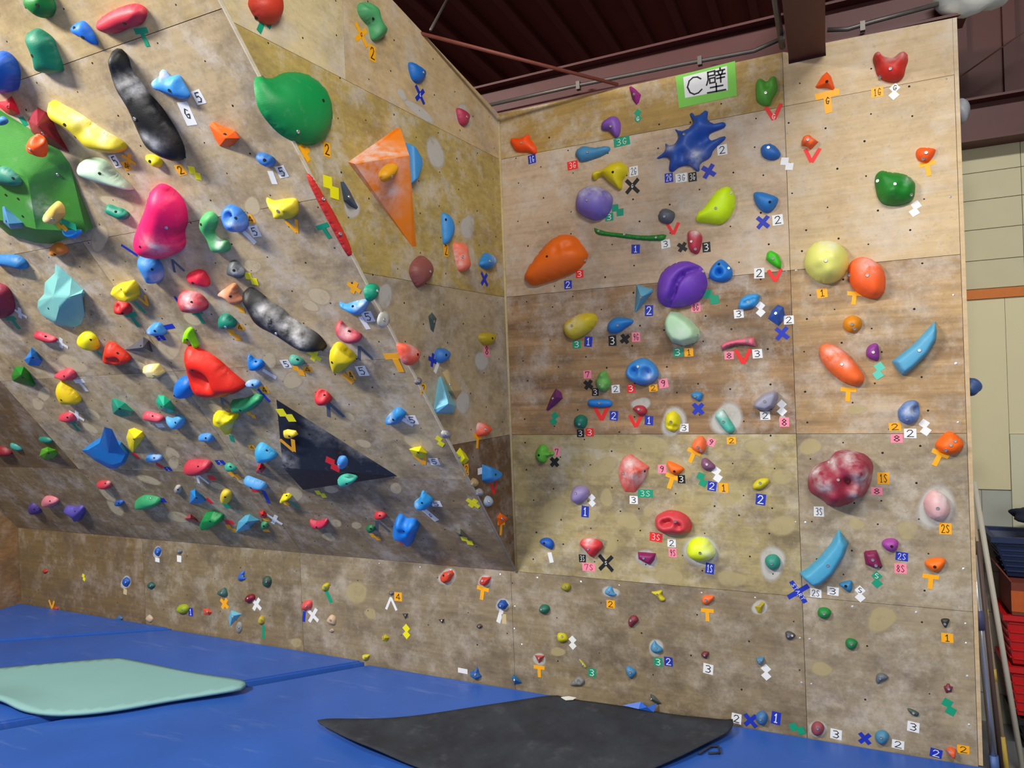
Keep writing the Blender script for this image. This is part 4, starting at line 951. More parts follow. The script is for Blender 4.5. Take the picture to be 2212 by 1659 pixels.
# ------------------------------------------------------------------ floor and mats
fl = struct(box('floor', (-6, -9, -.16), (7, .95, -.12), plain('floor_concrete', (120,124,128), .7, 0, .15, 3)))
def vinyl(name, c):
    if name in MATS: return MATS[name]
    m, nt, b = newmat(name); v = coords(nt)
    base = rgb(c)
    f = ramp(nt, noise(nt, v, 1.4, 6, .6), .35, .7)
    c1 = mixc(nt, f, tuple(x*.82 for x in base[:3])+(1,), base)
    s = ramp(nt, noise(nt, coords(nt, (.8, 5, 1)), 2.2, 7, .7), .58, .8)
    c2 = mixc(nt, mul(nt, s, .30), c1, rgb((150,165,205)))
    nt.links.new(c2, b.inputs['Base Color']); b.inputs['Roughness'].default_value = .36
    bump(nt, b, noise(nt, v, 3.0, 4), .12, .03); MATS[name] = m; return m
def slab(name, pts, z0, z1, mat, label, cat, bev=.012):
    o = prism(name, [V(p[0], p[1], 0) for p in pts], V(0,0,1), z0, z1, mat)
    me = o.data; bm = bmesh.new(); bm.from_mesh(me)
    bmesh.ops.bevel(bm, geom=[e for e in bm.edges if min(v.co.z for v in e.verts) > z1-1e-4], offset=bev, segments=2, affect='EDGES')
    bm.to_mesh(me); bm.free(); c = V(*pts[0], z0); me.transform(Matrix.Translation(-c)); o.location = c
    return tag(o, label, cat)
mb = vinyl('mat_vinyl', (50,97,188))
slab('crash_mat', [(-5.42,-.004),(-3.30,-.004),(-5.42,-1.22)], -.12, .035, mb, 'blue vinyl crash mat in the far corner under the overhang', 'mat')
slab('crash_mat', [(-3.26,-.004),(-1.27,-.004),(-1.86,-.57),(-3.4,-2.05),(-5.42,-2.6),(-5.42,-1.25)], -.12, .022, mb, 'blue vinyl crash mat under the overhang behind the aqua sheet', 'mat')
slab('crash_mat', [(-1.215,-.004),(2.70,-.004),(2.70,-5.5),(-5.42,-5.5),(-5.42,-2.66),(-3.365,-2.11),(-1.815,-.61)], -.12, 0, mb, 'wide blue vinyl crash mat carrying the charcoal carpet sheet', 'mat')
def cr(pts, sub=5, closed=True):
    out = []; n = len(pts)
    for i in range(n):
        p0, p1, p2, p3 = pts[(i-1) % n], pts[i], pts[(i+1) % n], pts[(i+2) % n]
        for k in range(sub):
            t = k/sub; t2, t3 = t*t, t*t*t
            out.append(tuple(.5*((2*p1[j])+(-p0[j]+p2[j])*t+(2*p0[j]-5*p1[j]+4*p2[j]-p3[j])*t2+(-p0[j]+3*p1[j]-3*p2[j]+p3[j])*t3) for j in (0, 1)))
    return out
import numpy as np
def inside_dist(P, poly):
    """signed-ish: boolean inside, distance to outline, for points P (n,2)"""
    A = np.array(poly); B = np.roll(A, -1, 0); d = B-A
    ap = P[:, None, :]-A[None]; t = np.clip((ap*d[None]).sum(2)/np.maximum((d*d).sum(1), 1e-12)[None], 0, 1)
    dist = np.sqrt(((ap-t[..., None]*d[None])**2).sum(2)).min(1)
    c = ((A[None, :, 1] > P[:, None, 1]) != (B[None, :, 1] > P[:, None, 1]))
    with np.errstate(divide='ignore', invalid='ignore'):
        xi = A[None, :, 0]+(P[:, None, 1]-A[None, :, 1])*d[None, :, 0]/np.where(d[None, :, 1] == 0, 1e-12, d[None, :, 1])
    return ((c & (P[:, None, 0] < xi)).sum(1) % 2) == 1, dist
def resample(pts, n):
    L = [0]
    for i in range(len(pts)):
        a, b = pts[i], pts[(i+1) % len(pts)]; L.append(L[-1]+math.hypot(b[0]-a[0], b[1]-a[1]))
    out = []; j = 0
    for k in range(n):
        s = L[-1]*k/n
        while L[j+1] < s: j += 1
        t = (s-L[j])/max(L[j+1]-L[j], 1e-9); a, b = pts[j], pts[(j+1) % len(pts)]
        out.append((a[0]+(b[0]-a[0])*t, a[1]+(b[1]-a[1])*t))
    return out, L[-1]
def fill(outline, spacing, ring=0.0):
    """triangulate outline with an interior grid -> verts2d, faces, boundary count"""
    A = np.array(outline); lo_, hi_ = A.min(0), A.max(0)
    gx = np.arange(lo_[0]+spacing*.5, hi_[0], spacing); gy = np.arange(lo_[1]+spacing*.5, hi_[1], spacing*.87)
    G = np.array([(x+(spacing*.5 if j % 2 else 0), y) for j, y in enumerate(gy) for x in gx]).reshape(-1, 2)
    extra = []
    if ring > 0:
        n = len(outline)
        for i in range(n):
            a, b = A[i-1], A[(i+1) % n]; d = b-a; l = math.hypot(*d)
            if l > 1e-9: nn = np.array((-d[1], d[0]))/l; extra += [A[i]+nn*ring, A[i]-nn*ring]
    keep = []
    if len(G):
        ins, dd = inside_dist(G, outline); keep += [tuple(p) for p, i, q in zip(G, ins, dd) if i and q > max(.45*spacing, ring*1.5)]
    if extra:
        E_ = np.array(extra); ins, dd = inside_dist(E_, outline); keep += [tuple(p) for p, i, q in zip(E_, ins, dd) if i and q > ring*.8]
    n = len(outline); vs = [Vector(p) for p in outline]+[Vector(p) for p in keep]
    r = delaunay_2d_cdt(vs, [(i, (i+1) % n) for i in range(n)], [], 1, 1e-6)
    return [tuple(v) for v in r[0]], [tuple(f) for f in r[2]]
def sheet(name, px, zf, thick, mat, label, spacing=.05, sub=4):
    """flexible sheet lying on the mats; zf(x, y, edge distance) gives its height"""
    out = [tuple(hit(p, 'Z', .02)[:2]) for p in px]
    ol, per = resample(cr(out, sub), 110); vs, fs = fill(ol, spacing)
    _, dd = inside_dist(np.array(vs), ol)
    z = [zf(x, y, d) for (x, y), d in zip(vs, dd)]
    n = len(vs); V3 = [V(x, y, a+thick) for (x, y), a in zip(vs, z)]+[V(x, y, a) for (x, y), a in zip(vs, z)]
    F = list(fs)+[tuple(i+n for i in f[::-1]) for f in fs]
    cnt = {}
    for f in fs:
        for i in range(len(f)): a, b = f[i], f[(i+1) % len(f)]; cnt[(a, b)] = 1
    for (a, b) in list(cnt):
        if (b, a) not in cnt: F.append((b, a, a+n, b+n))
    c = V(sum(v.x for v in V3)/len(V3), sum(v.y for v in V3)/len(V3), 0)
    me = mesh(name, [v-c for v in V3], F, True); o = link(name, me, mat); o.location = c
    bm = bmesh.new(); bm.from_mesh(me); bmesh.ops.recalc_face_normals(bm, faces=bm.faces); bm.to_mesh(me); bm.free()
    return tag(o, label, 'mat')
def gs(x, y, cx, cy, r): return math.exp(-((x-cx)**2+(y-cy)**2)/(r*r))
q0 = hit((20,1535),'Z'); q1 = hit((527,1488),'Z')
sheet('foam_sheet', [(-160,1468),(-60,1458),(0,1450),(110,1440),(235,1429),(268,1430),(330,1442),(385,1454),(460,1468),(524,1481),(529,1491),(500,1500),(370,1518),(240,1540),(130,1550),(50,1546),(0,1531),(-80,1510),(-160,1490)],
      lambda x, y, d: .024+.05*gs(x, y, q0.x-.1, q0.y-.1, .35)*max(0, 1-d*4)+.012*gs(x, y, q1.x, q1.y, .3), .022, plain('foam_aqua', (130,176,176), .75, 0, .05, 4), 'pale aqua foam sheet lying across the blue mats')
c0 = hit((690,1565),'Z'); c1 = hit((1585,1565),'Z'); c2 = hit((1480,1640),'Z'); c3 = hit((800,1630),'Z')
carpet, nt, b = newmat('carpet_charcoal'); v = coords(nt)
cc = mixc(nt, ramp(nt, noise(nt, v, 3, 7, .65), .35, .75), rgb((34,37,47)), rgb((56,62,72)))
cc = mixc(nt, mul(nt, ramp(nt, noise(nt, v, 7, 8, .7), .55, .8), .25), cc, rgb((130,132,138)))
nt.links.new(cc, b.inputs['Base Color']); b.inputs['Roughness'].default_value = .9; bump(nt, b, noise(nt, v, 260, 2), .5, .004)
sheet('carpet_sheet', [(686,1566),(760,1561),(850,1553),(1000,1527),(1110,1510),(1195,1498),(1235,1506),(1330,1519),(1420,1535),(1500,1552),(1560,1564),(1583,1562),(1578,1585),(1530,1610),(1470,1640),(1390,1668),(1250,1710),(1100,1720),(950,1672),(860,1648),(780,1620),(720,1588)],
      lambda x, y, d: .003+.035*gs(x, y, c0.x, c0.y, .28)*max(0, 1-d*3.5)+.035*gs(x, y, c1.x-.02, c1.y-.05, .25)*max(0, 1-d*4)+.03*gs(x, y, c2.x, c2.y, .3)*max(0, 1-d*4)+.05*gs(x, y, c3.x, c3.y, .35)*max(0, 1-d*4), .006, carpet, 'charcoal carpet sheet with curled corners at the foot of the wall')
# red scrawled ring on the carpet, a torn paper, a strap loop and a scrap of tarp
rg = [hit((1505+24*math.cos(t*math.pi/9)+R.uniform(-2, 2), 1583+6*math.sin(t*math.pi/9)), 'Z', .014) for t in range(19)]
tag(tube('chalk_ring', rg, .004, plain('red_chalk', (150,80,84), .9), None, 5), 'red scrawled chalk ring on the charcoal carpet sheet', 'drawing')
pp = [hit(p, 'Z', .016) for p in ((1212,1507),(1228,1505),(1245,1508),(1238,1512),(1222,1513))]
tag(prism('paper_scrap', pp, V(0,0,1), 0, .004, plain('paper_white', (228,228,224), .8)), 'torn white paper scrap on the charcoal carpet sheet', 'paper')
st = [hit(p, 'Z', .012) for p in ((1510,1628),(1535,1612),(1552,1612),(1555,1626),(1530,1627))]
tag(tube('strap_loop', st, .006, plain('strap_dark', (40,42,56), .9), None, 6), 'dark webbing strap loop sticking out from the charcoal carpet', 'strap')
tp = [(1345,1524,.014),(1385,1516,.05),(1398,1527,.045),(1418,1519,.06),(1412,1538,.016),(1380,1532,.016)]
tv = [hit((a, b_), 'Z', z) for a, b_, z in tp]
o = link('tarp_scrap', mesh('tarp_scrap', tv, [(0,1,5),(1,2,5),(2,4,5),(2,3,4)]), plain('tarp_blue', (42,98,200), .4)); sm = o.modifiers.new('s', 'SOLIDIFY'); sm.thickness = .004
tag(o, 'torn blue tarp scrap between the carpet and kick board', 'tarp')

# ------------------------------------------------------------------ poles and crates beside the wall
def at(px, y): return hitp(px, V(0,y,0), V(0,1,0))
def pole(bot, top, r, secs, label, mat):
    """secs: (t0, t1, radius factor, material) sleeves along the pole"""
    a, b_ = Vector(bot), Vector(top); e = empty('pole', a)
    tube('shaft', [V(0,0,0), b_-a], r, mat, e, 12)
    for (t0, t1, k, mt, nm) in secs: tube(nm, [(b_-a)*t0, (b_-a)*t1], r*k, mt, e, 12)
    return tag(e, label, 'pole', 'poles leaning beside the sign wall')
chrome = plain('chrome', (190,192,200), .22, .85, .05); greyp = plain('pole_grey', (150,152,154), .5, .1, .1); brownp = plain('pole_brown', (92,72,66), .6)
yel = plain('tape_mustard', (196,166,70), .6); bam = plain('pole_bamboo', (168,150,122), .6, 0, .1); whi = plain('pole_white', (196,192,178), .5, 0, .05); navyt = plain('sleeve_navy', (70,72,108), .6)
def ground(px, y):
    p = at(px, y); return p
pole(at((2152,1690), .05), at((2098,1160), .07), .017, [(.0,.11,1.25,plain('sleeve_blue', (60,90,150), .5),'foot_sleeve'),(.62,.70,1.25,navyt,'collar'),(.93,1.0,1.15,galv,'cap')], 'chrome telescopic pole with navy collar beside the wall edge', chrome)
pole(at((2166,1690), .10), at((2112,1170), .12), .012, [], 'thin brown pole between the chrome and taped poles', brownp)
pole(at((2178,1690), .14), at((2082,960), .30), .011, [(0,.13,1.15,yel,'tape_band'),(.29,.325,1.15,yel,'tape_band'),(.475,.50,1.15,yel,'tape_band'),(.955,.985,1.2,plain('tape_cyan',(60,140,160),.6),'tape_band'),(.99,1.03,1.2,yel,'tape_band')], 'long bamboo pole wrapped with mustard tape bands', bam)
pole(at((2214,1690), .20), at((2104,1040), .40), .014, [], 'off-white plastic pole leaning on the block wall', whi)
pa, pb = at((2128,1166), .62), at((2139,1237), .60)
e = empty('paint_brush', pa); tube('handle', [(pb-pa)*.3, pb-pa], .010, plain('brush_pink', (190,110,150), .5), e, 8); tube('tip', [V(0,0,0), (pb-pa)*.3], .012, plain('brush_tip', (60,44,40), .8), e, 8, True, [.002,.014])
tag(e, 'pink handled brush wedged behind the white pole', 'brush')
def crate(px_l, y0, wdt, dep, ztop, zbot, mat, label, nrib, taper=.035):
    a = at(px_l, y0); x0 = a.x; e = empty('crate', (x0+wdt/2, y0+dep/2, zbot)); h = ztop-zbot; c = V(x0+wdt/2, y0+dep/2, zbot)
    def ringp(ins, z): return [V(-wdt/2+ins, -dep/2+ins, z), V(wdt/2-ins, -dep/2+ins, z), V(wdt/2-ins, dep/2-ins, z), V(-wdt/2+ins, dep/2-ins, z)]
    A = ringp(taper+.02, 0); B = ringp(.02, h-.02); A2 = ringp(taper+.026, .006); B2 = ringp(.026, h-.02)
    vs = A+B+A2+B2; fs = [(3,2,1,0)]+[(i, (i+1)%4, 4+(i+1)%4, 4+i) for i in range(4)]+[(8,9,10,11)]+[(8+(i+1)%4, 8+i, 12+i, 12+(i+1)%4) for i in range(4)]+[(4+i, 4+(i+1)%4, 12+(i+1)%4, 12+i) for i in range(4)]
    link('body', mesh('body', vs, fs), mat, e)
    hw, hd = wdt/2, dep/2
    boxes('rim', [((-hw,-hd,h-.03),(hw,-hd+.026,h)),((-hw,hd-.026,h-.03),(hw,hd,h)),((-hw,-hd+.026,h-.03),(-hw+.026,hd-.026,h)),((hw-.026,-hd+.026,h-.03),(hw,hd-.026,h))], mat, e)
    for k in range(nrib):
        z = .03+(h-.08)*k/max(1, nrib-1); ins = taper*(1-z/h)+.014
        boxes('rib', [((-hw+ins+.01,-hd+ins-.004,z),(hw-ins-.01,-hd+ins+.006,z+.008)),((-hw+ins-.004,-hd+ins+.01,z),(-hw+ins+.006,hd-ins-.01,z+.008))], mat, e)
    tag(e, label, 'crate', 'crates stacked beside the poles'); return e
def zat(px, y): return at(px, y).z
yc = .45
crate((2195,1548), yc, .44, .31, zat((2195,1552), yc)-.005, -.12, plain('crate_black', (24,24,32), .5), 'black plastic crate at the bottom of the stack', 3)
crate((2176,1440), yc, .46, .31, zat((2176,1440), yc), zat((2195,1552), yc)+.0, plain('crate_red', (205,22,28), .45), 'red plastic basket standing on the black crate', 5, .03)
crate((2166,1330), yc, .46, .31, zat((2166,1328), yc), zat((2176,1440), yc)+.004, plain('crate_red', (205,22,28), .45), 'red plastic basket under the brown carton', 5, .03)
# brown carton with a raised flap and an orange band
ax = at((2184,1260), yc).x; z0, z1 = zat((2166,1328), yc)+.004, zat((2184,1258), yc)
e = empty('carton', (ax, yc, z0)); kb = plain('carton_brown', (124,58,44), .8, 0, .1, 20)
boxes('body', [((0,0,0),(.40,.30,z1-z0))], kb, e)
boxes('label_band', [((-.002,-.003,.02),(.402,-.0005,(z1-z0)*.75))], plain('carton_orange', (196,92,34), .7, 0, .3, 30), e)
fp = at((2150,1218), yc)-V(ax, yc, z0)
o = link('flap', mesh('flap', [V(0,0,z1-z0), V(0,.28,z1-z0), V(fp.x,.28,fp.z), V(fp.x,0,fp.z), V(.004,0,z1-z0+.006), V(.004,.28,z1-z0+.006), V(fp.x+.004,.28,fp.z+.006), V(fp.x+.004,0,fp.z+.006)], [(0,1,2,3),(7,6,5,4),(0,3,7,4),(1,5,6,2),(2,6,7,3),(0,4,5,1)]), kb, e)
tag(e, 'brown cardboard carton with raised flap between the baskets', 'carton')
crate((2140,1162), yc, .48, .31, zat((2140,1160), yc), z1+.012, plain('crate_navy', (28,46,84), .45), 'navy blue plastic basket on top of the brown carton', 6, .07)
pc = at((2212,1112), yc+.1); e = empty('dark_bundle', pc); blob('cloth', (.03,0,0), .09, .08, .045, .2, plain('bundle_navy', (30,36,56), .9), 11, e)
tag(e, 'dark cloth bundle piled in the navy basket', 'cloth')
# ------------------------------------------------------------------ climbing holds
from mathutils.bvhtree import BVHTree
steel = plain('bolt_steel', (205,205,205), .28, .9, .05)
def bolt_mesh():
    vs, fs = [], []; n = 12
    for (r, z) in ((.0098, -.004), (.0098, .003), (.0085, .0045), (.0048, .0045), (.0045, .0005)):
        for i in range(n): t = 2*math.pi*i/n; vs.append((r*math.cos(t), r*math.sin(t), z))
    for k in range(4):
        for i in range(n): fs.append((k*n+i, k*n+(i+1) % n, (k+1)*n+(i+1) % n, (k+1)*n+i))
    fs.append(tuple(4*n+i for i in range(n)))
    me = mesh('bolt', vs, fs); me.materials.append(steel); return me
def hole_mesh():
    n = 10; vs = [(.0085*math.cos(2*math.pi*i/n), .0085*math.sin(2*math.pi*i/n), .0012) for i in range(n)]+[(.0095*math.cos(2*math.pi*i/n), .0095*math.sin(2*math.pi*i/n), -.003) for i in range(n)]
    me = mesh('bolt_hole', vs, [tuple(range(n))]+[(i, n+i, n+(i+1) % n, (i+1) % n) for i in range(n)]); me.materials.append(hole_m); return me
BOLT, HOLE = bolt_mesh(), hole_mesh()
SURF = {'C': 'wall with the green sign', 'K': 'low kick board', 'M': 'corner side panel', 'L': 'overhanging wall'}
HOLDS = []
def build_hold(line):
    f = line.split('|'); s, colr, c, H, prof, desc, pts = f[:7]; ext = f[7] if len(f) > 7 else ''
    off = 0.0
    if '+' in s: s, o_ = s.split('+'); off = float(o_)
    H = float(H)/100; c = tuple(int(q) for q in c.split(','))
    px = [tuple(float(q) for q in p.split(',')[:2]) for p in pts.split()]
    if prof == 's': px = [(1400+a/4.74, 110+b/4.74) for a, b in px]
    kk = 0.0 if prof in 'px' else .28
    o, ex, up, n = FR[s]
    P2 = [to2(hit(p, s, off+kk*H), s) for p in px]
    cx = sum(p[0] for p in P2)/len(P2); cy = sum(p[1] for p in P2)/len(P2)
    P2 = [(a-cx, b-cy) for a, b in P2]
    cpx = (sum(p[0] for p in px)/len(px), sum(p[1] for p in px)/len(px)); sc_ = pxscale(cpx, s)
    def loc(p, z=0.0): a, b = to2(hit(p, s, off+z), s); return (a-cx, b-cy)
    crease = 0; xc = .42
    bolts, holes, chalk, bumps, apex, nobolt = [], [], [], [], None, False
    for t in ext.split():
        if t.startswith('F='): continue
        if t == 'n': nobolt = True; continue
        k, v_ = t.split('='); v_ = [float(q) for q in v_.split(',')]
        if k == 'b': bolts.append(v_)
        elif k == 'h': holes.append(v_)
        elif k == 'k': chalk.append(v_)
        elif k == 'u': bumps.append(v_)
        elif k == 'a': apex = v_
        elif k == 'c': xc = v_[0]
    ar = sum(P2[i-1][0]*P2[i][1]-P2[i][0]*P2[i-1][1] for i in range(len(P2)))
    if ar < 0 and prof != 'x': P2 = P2[::-1]
    size = math.sqrt(abs(ar)/2)
    if prof == 'x':
        hs = [float(p.split(',')[2])/100 for p in pts.split()]
        P3 = [(*loc(p, z), z) for p, z in zip(px, hs)]
        bm = bmesh.new(); bv = [bm.verts.new(v_) for v_ in P3]
        for t in ext.split():
            if t.startswith('F='): bm.faces.new([bv[int(i)] for i in t[2:].split('-')])
        bmesh.ops.recalc_face_normals(bm, faces=bm.faces)
        if sum(q.normal.z*q.calc_area() for q in bm.faces) < 0: bmesh.ops.reverse_faces(bm, faces=bm.faces)
        bmesh.ops.subdivide_edges(bm, edges=bm.edges, cuts=5, use_grid_fill=True)
        bmesh.ops.triangulate(bm, faces=bm.faces)
        bm.verts.ensure_lookup_table(); bm.verts.index_update(); vs = [tuple(v_.co) for v_ in bm.verts]; fs = [tuple(v_.index for v_ in q.verts) for q in bm.faces]; bm.free(); smooth = False; crease = xc
    elif prof == 'p':
        a2 = loc(apex, H*.9)
        # faceted body: outline at the wall, shoulder ring, blunt apex
        nv = len(P2); vs = [(x, y, 0) for x, y in P2]
        vs += [(x*.985+a2[0]*.015, y*.985+a2[1]*.015, H*.05) for x, y in P2]
        vs += [(a2[0]+(x-a2[0])*.10, a2[1]+(y-a2[1])*.10, H*.93) for x, y in P2]; vs.append((a2[0], a2[1], H))
        fs = []
        for r_ in (0, 1): fs += [(r_*nv+i, r_*nv+(i+1) % nv, (r_+1)*nv+(i+1) % nv, (r_+1)*nv+i) for i in range(nv)]
        fs += [(2*nv+i, 2*nv+(i+1) % nv, 3*nv) for i in range(nv)]
        bm = bmesh.new(); bv = [bm.verts.new(v_) for v_ in vs]
        for q in fs: bm.faces.new([bv[i] for i in q])
        bmesh.ops.recalc_face_normals(bm, faces=bm.faces)
        bmesh.ops.bevel(bm, geom=[q for q in bm.edges if len(q.link_faces) == 2 and q.calc_face_angle(0) > .2 and max(v_.co.z for v_ in q.verts) > H*.06], offset=min(size*.05, .012), segments=2, affect='EDGES', clamp_overlap=True)
        bmesh.ops.triangulate(bm, faces=bm.faces)
        if size > .12 or chalk: bmesh.ops.subdivide_edges(bm, edges=bm.edges, cuts=3, use_grid_fill=True)
        bm.verts.ensure_lookup_table(); bm.verts.index_update(); vs = [tuple(v_.co) for v_ in bm.verts]; fs = [tuple(v_.index for v_ in q.verts) for q in bm.faces]; bm.free()
        smooth = False; crease = .5
    else:
        nn_ = 64 if len(P2) > 24 else (48 if size > .1 else 32)
        ol, per = resample(cr(P2, 5), nn_ if prof != 's' else 110)
        if prof == 'f':   # crisp outline: keep the corners
            ol = []
            for i in range(len(P2)):
                (xa, ya), (xb, yb) = P2[i], P2[(i+1) % len(P2)]; m_ = max(2, int(math.hypot(xb-xa, yb-ya)/(per/nn_)))
                ol += [(xa+(xb-xa)*k/m_, ya+(yb-ya)*k/m_) for k in range(m_)]
        A = np.array(ol); spacing = max(size/(19 if size > .13 else 13 if size > .08 else 9), .006) if prof != 's' else size/20
        vs2, fs = fill(ol, spacing, .25*spacing)
        arr = np.array(vs2); _, dd = inside_dist(arr, ol); dm = dd.max()
        if prof == 'd': H = min(H, 1.25*dm)
        t = np.clip(dd/dm, 0, 1)
        if prof == 'f': h = H*np.clip(1-(1-np.clip(t/.42, 0, 1))**2, 0, 1)*(.94+.06*t)
        elif prof == 's': h = H*(1-(1-t)**2)**.55
        else: h = H*np.sqrt(np.clip(1-(1-t)**2.0, 0, 1))
        bnd = dd < 1e-5
        nb = [set() for _ in vs2]
        for q in fs:
            for i in range(len(q)): nb[q[i]].add(q[(i+1) % len(q)]); nb[q[(i+1) % len(q)]].add(q[i])
        for _ in range(3 if prof in 'ds' else 1):
            h2 = h.copy()
            for i in range(len(h)):
                if not bnd[i] and nb[i]: h2[i] = .45*h[i]+.55*sum(h[j] for j in nb[i])/len(nb[i])
            h = h2
        for (bx_, by_, br, ba) in bumps:
            a, b = loc((bx_, by_), H*.7); r_ = max(br*sc_, spacing*.8)
            h = h+np.where(bnd, 0, ba/100*np.exp(-(((arr[:, 0]-a)**2+(arr[:, 1]-b)**2)/(r_*r_))))
        h = np.where(bnd, 0, np.maximum(h, .002))
        vs = [(x, y, z) for (x, y), z in zip(vs2, h)]; smooth = True
    vol = 'volume' in desc and 'hold' not in desc
    nm = 'climbing_volume' if vol else 'climbing_hold'
    me = mesh(nm, vs, fs, smooth or crease > 0)
    if crease:
        bm = bmesh.new(); bm.from_mesh(me)
        for q in bm.edges:
            if len(q.link_faces) == 2 and q.calc_face_angle(0) > crease: q.smooth = False
        bm.to_mesh(me); bm.free()
    if chalk:
        at_ = me.attributes.new('chalk', 'FLOAT', 'POINT'); val = [0.0]*len(vs)
        for (bx_, by_, br) in chalk:
            a, b = loc((bx_, by_), H*.6); r_ = br*sc_*1.15
            for i, v_ in enumerate(vs): val[i] = max(val[i], math.exp(-((v_[0]-a)**2+(v_[1]-b)**2)/(r_*r_)))
        at_.data.foreach_set('value', val)
    ob = link(nm, me, holdmat(c))
    org = o+ex*cx+up*cy+n*(off+.0004)
    ob.matrix_world = Matrix(((ex.x, up.x, n.x, org.x), (ex.y, up.y, n.y, org.y), (ex.z, up.z, n.z, org.z), (0, 0, 0, 1)))
    if not bolts and not holes and not nobolt: (bolts if s in 'CKM' else holes).append(list(cpx))
    bvh = BVHTree.FromPolygons([Vector(v_) for v_ in vs], fs)
    for lst, me_, nm_ in ((bolts, BOLT, 'bolt'), (holes, HOLE, 'bolt_hole')):
        for p in lst:
            a, b = loc(p, H*.8); r = bvh.ray_cast(V(a, b, 1), V(0, 0, -1))
            if r[0] is None: a, b = loc(p, H*.2); r = bvh.ray_cast(V(a, b, 1), V(0, 0, -1))
            if r[0] is None: continue
            nr = (r[1]+V(0, 0, 1.2)).normalized()
            k = link(nm_, me_, None, ob); k.matrix_parent_inverse = Matrix.Identity(4)
            qs = 1.0 if size > .05 else .8
            k.matrix_local = Matrix.Translation(r[0]+nr*.0006) @ nr.to_track_quat('Z', 'Y').to_matrix().to_4x4() @ Matrix.Scale(qs*.85, 4)
    lm = desc.startswith('*'); desc = desc.lstrip('*')
    w0 = 'volume' if vol else 'hold'
    short = colr+' '+desc+('' if ('hold' in desc or 'volume' in desc) else ' hold')
    HOLDS.append(dict(o=ob, s=s, short=short, lm=lm, p=org, u=(cx, cy), vol=vol, size=size))
for ln_ in HOLD_DATA.strip().split('\n'): build_hold(ln_)
def rel(a, b, s):
    du, dv = a[0]-b[0], a[1]-b[1]
    if abs(dv) > abs(du)*.8: return 'above' if dv > 0 else 'below'
    return 'beside'
def uv(p, s): return to2(p, s)
used = {}
for h in HOLDS:
    if h['lm'] or any(k in h['short'] for k in ('on the', 'behind the', 'under the')):
        lab = h['short'] if any(k in h['short'] for k in ('on the', 'behind the', 'under the', 'beside the')) else h['short']+' on the '+SURF[h['s']]
    else:
        best = sorted((q for q in HOLDS if q['lm'] and (q['s'] == h['s'] or (q['s'] in 'CK' and h['s'] in 'CK'))), key=lambda q: (q['p']-h['p']).length)
        q = best[0]; lab = h['short']+' '+rel(uv(h['p'], h['s']), uv(q['p'], h['s']), h['s'])+' the '+q['short']
        if lab in used: q = best[1]; lab = h['short']+' '+rel(uv(h['p'], h['s']), uv(q['p'], h['s']), h['s'])+' the '+q['short']
    if len(lab.split()) > 16: lab = h['short']+' on the '+SURF[h['s']]
    h['lab'] = lab; used[lab] = used.get(lab, 0)+1
    tag(h['o'], lab, 'volume' if h['vol'] else 'climbing hold', ('volumes' if h['vol'] else 'climbing holds')+' on the '+SURF[h['s']])
DUP = [k for k, v_ in used.items() if v_ > 1]
if DUP: print('DUP HOLD LABELS', DUP)

# ------------------------------------------------------------------ tape markers
TC = {'g': ((0,150,112), 'green'), 'b': ((22,48,178), 'blue'), 'r': ((238,34,34), 'red'), 'w': ((232,234,236), 'white'), 'k': ((18,18,20), 'black'), 'o': ((248,172,8), 'orange'),
      'p': ((248,138,162), 'pink'), 'y': ((240,232,8), 'yellow'), 'a': ((92,196,176), 'aqua'), 'd': ((84,92,106), 'dark grey'), 'n': ((205,185,140), 'beige')}
GL = {'1': [[(.3,.78),(.52,1),(.52,0)],[(.3,0),(.75,0)]], '2': [[(.1,.78),(.3,1),(.68,1),(.85,.75),(.6,.42),(.1,0),(.95,0)]],
 '3': [[(.12,.95),(.6,1),(.85,.78),(.65,.57),(.38,.53)],[(.38,.53),(.7,.48),(.88,.25),(.6,0),(.1,.06)]], '4': [[(.7,0),(.7,1),(.1,.3),(.95,.3)]],
 '5': [[(.85,1),(.25,1),(.2,.56),(.6,.62),(.85,.34),(.6,0),(.12,.06)]], '6': [[(.75,1),(.3,.6),(.15,.25),(.45,0),(.8,.2),(.6,.48),(.2,.35)]],
 '7': [[(.1,.75),(.1,1),(.88,1),(.45,0)]], '8': [[(.5,.54),(.18,.75),(.5,1),(.82,.75),(.5,.54),(.12,.25),(.5,0),(.88,.25),(.5,.54)]],
 '9': [[(.8,.75),(.5,.5),(.18,.72),(.45,1),(.8,.85),(.7,.35),(.45,0)]], 'G': [[(.85,.8),(.5,1),(.15,.6),(.25,.1),(.6,0),(.85,.4),(.45,.4)]],
 'S': [[(.85,.85),(.5,1),(.18,.78),(.5,.52),(.85,.25),(.5,0),(.12,.12)]], 'T': [[(.1,1),(.9,1)],[(.5,1),(.5,0)]], 'A': [[(.05,0),(.5,1),(.95,0)],[(.25,.4),(.75,.4)]], 'R': [[(.15,0),(.15,1),(.7,.95),(.7,.55),(.15,.5),(.85,0)]],
 'C': [[(.92,.82),(.72,.97),(.45,1),(.2,.85),(.06,.5),(.2,.15),(.45,0),(.72,.04),(.94,.2)]],
 'W': [[(.10,.96),(.46,.96),(.46,.78)],[(.10,.78),(.46,.78)],[(.10,.96),(.10,.62),(.0,.40)],[(.18,.66),(.46,.66),(.46,.45),(.18,.45),(.18,.66)],[(.75,1.02),(.75,.92)],[(.54,.91),(.98,.91)],[(.64,.88),(.69,.75)],[(.88,.88),(.83,.75)],[(.52,.73),(1,.73)],[(.56,.59),(.96,.59)],[(.76,.73),(.76,.40)],[(.2,.24),(.85,.24)],[(.51,.38),(.51,.03)],[(.03,.03),(.99,.03)]]}
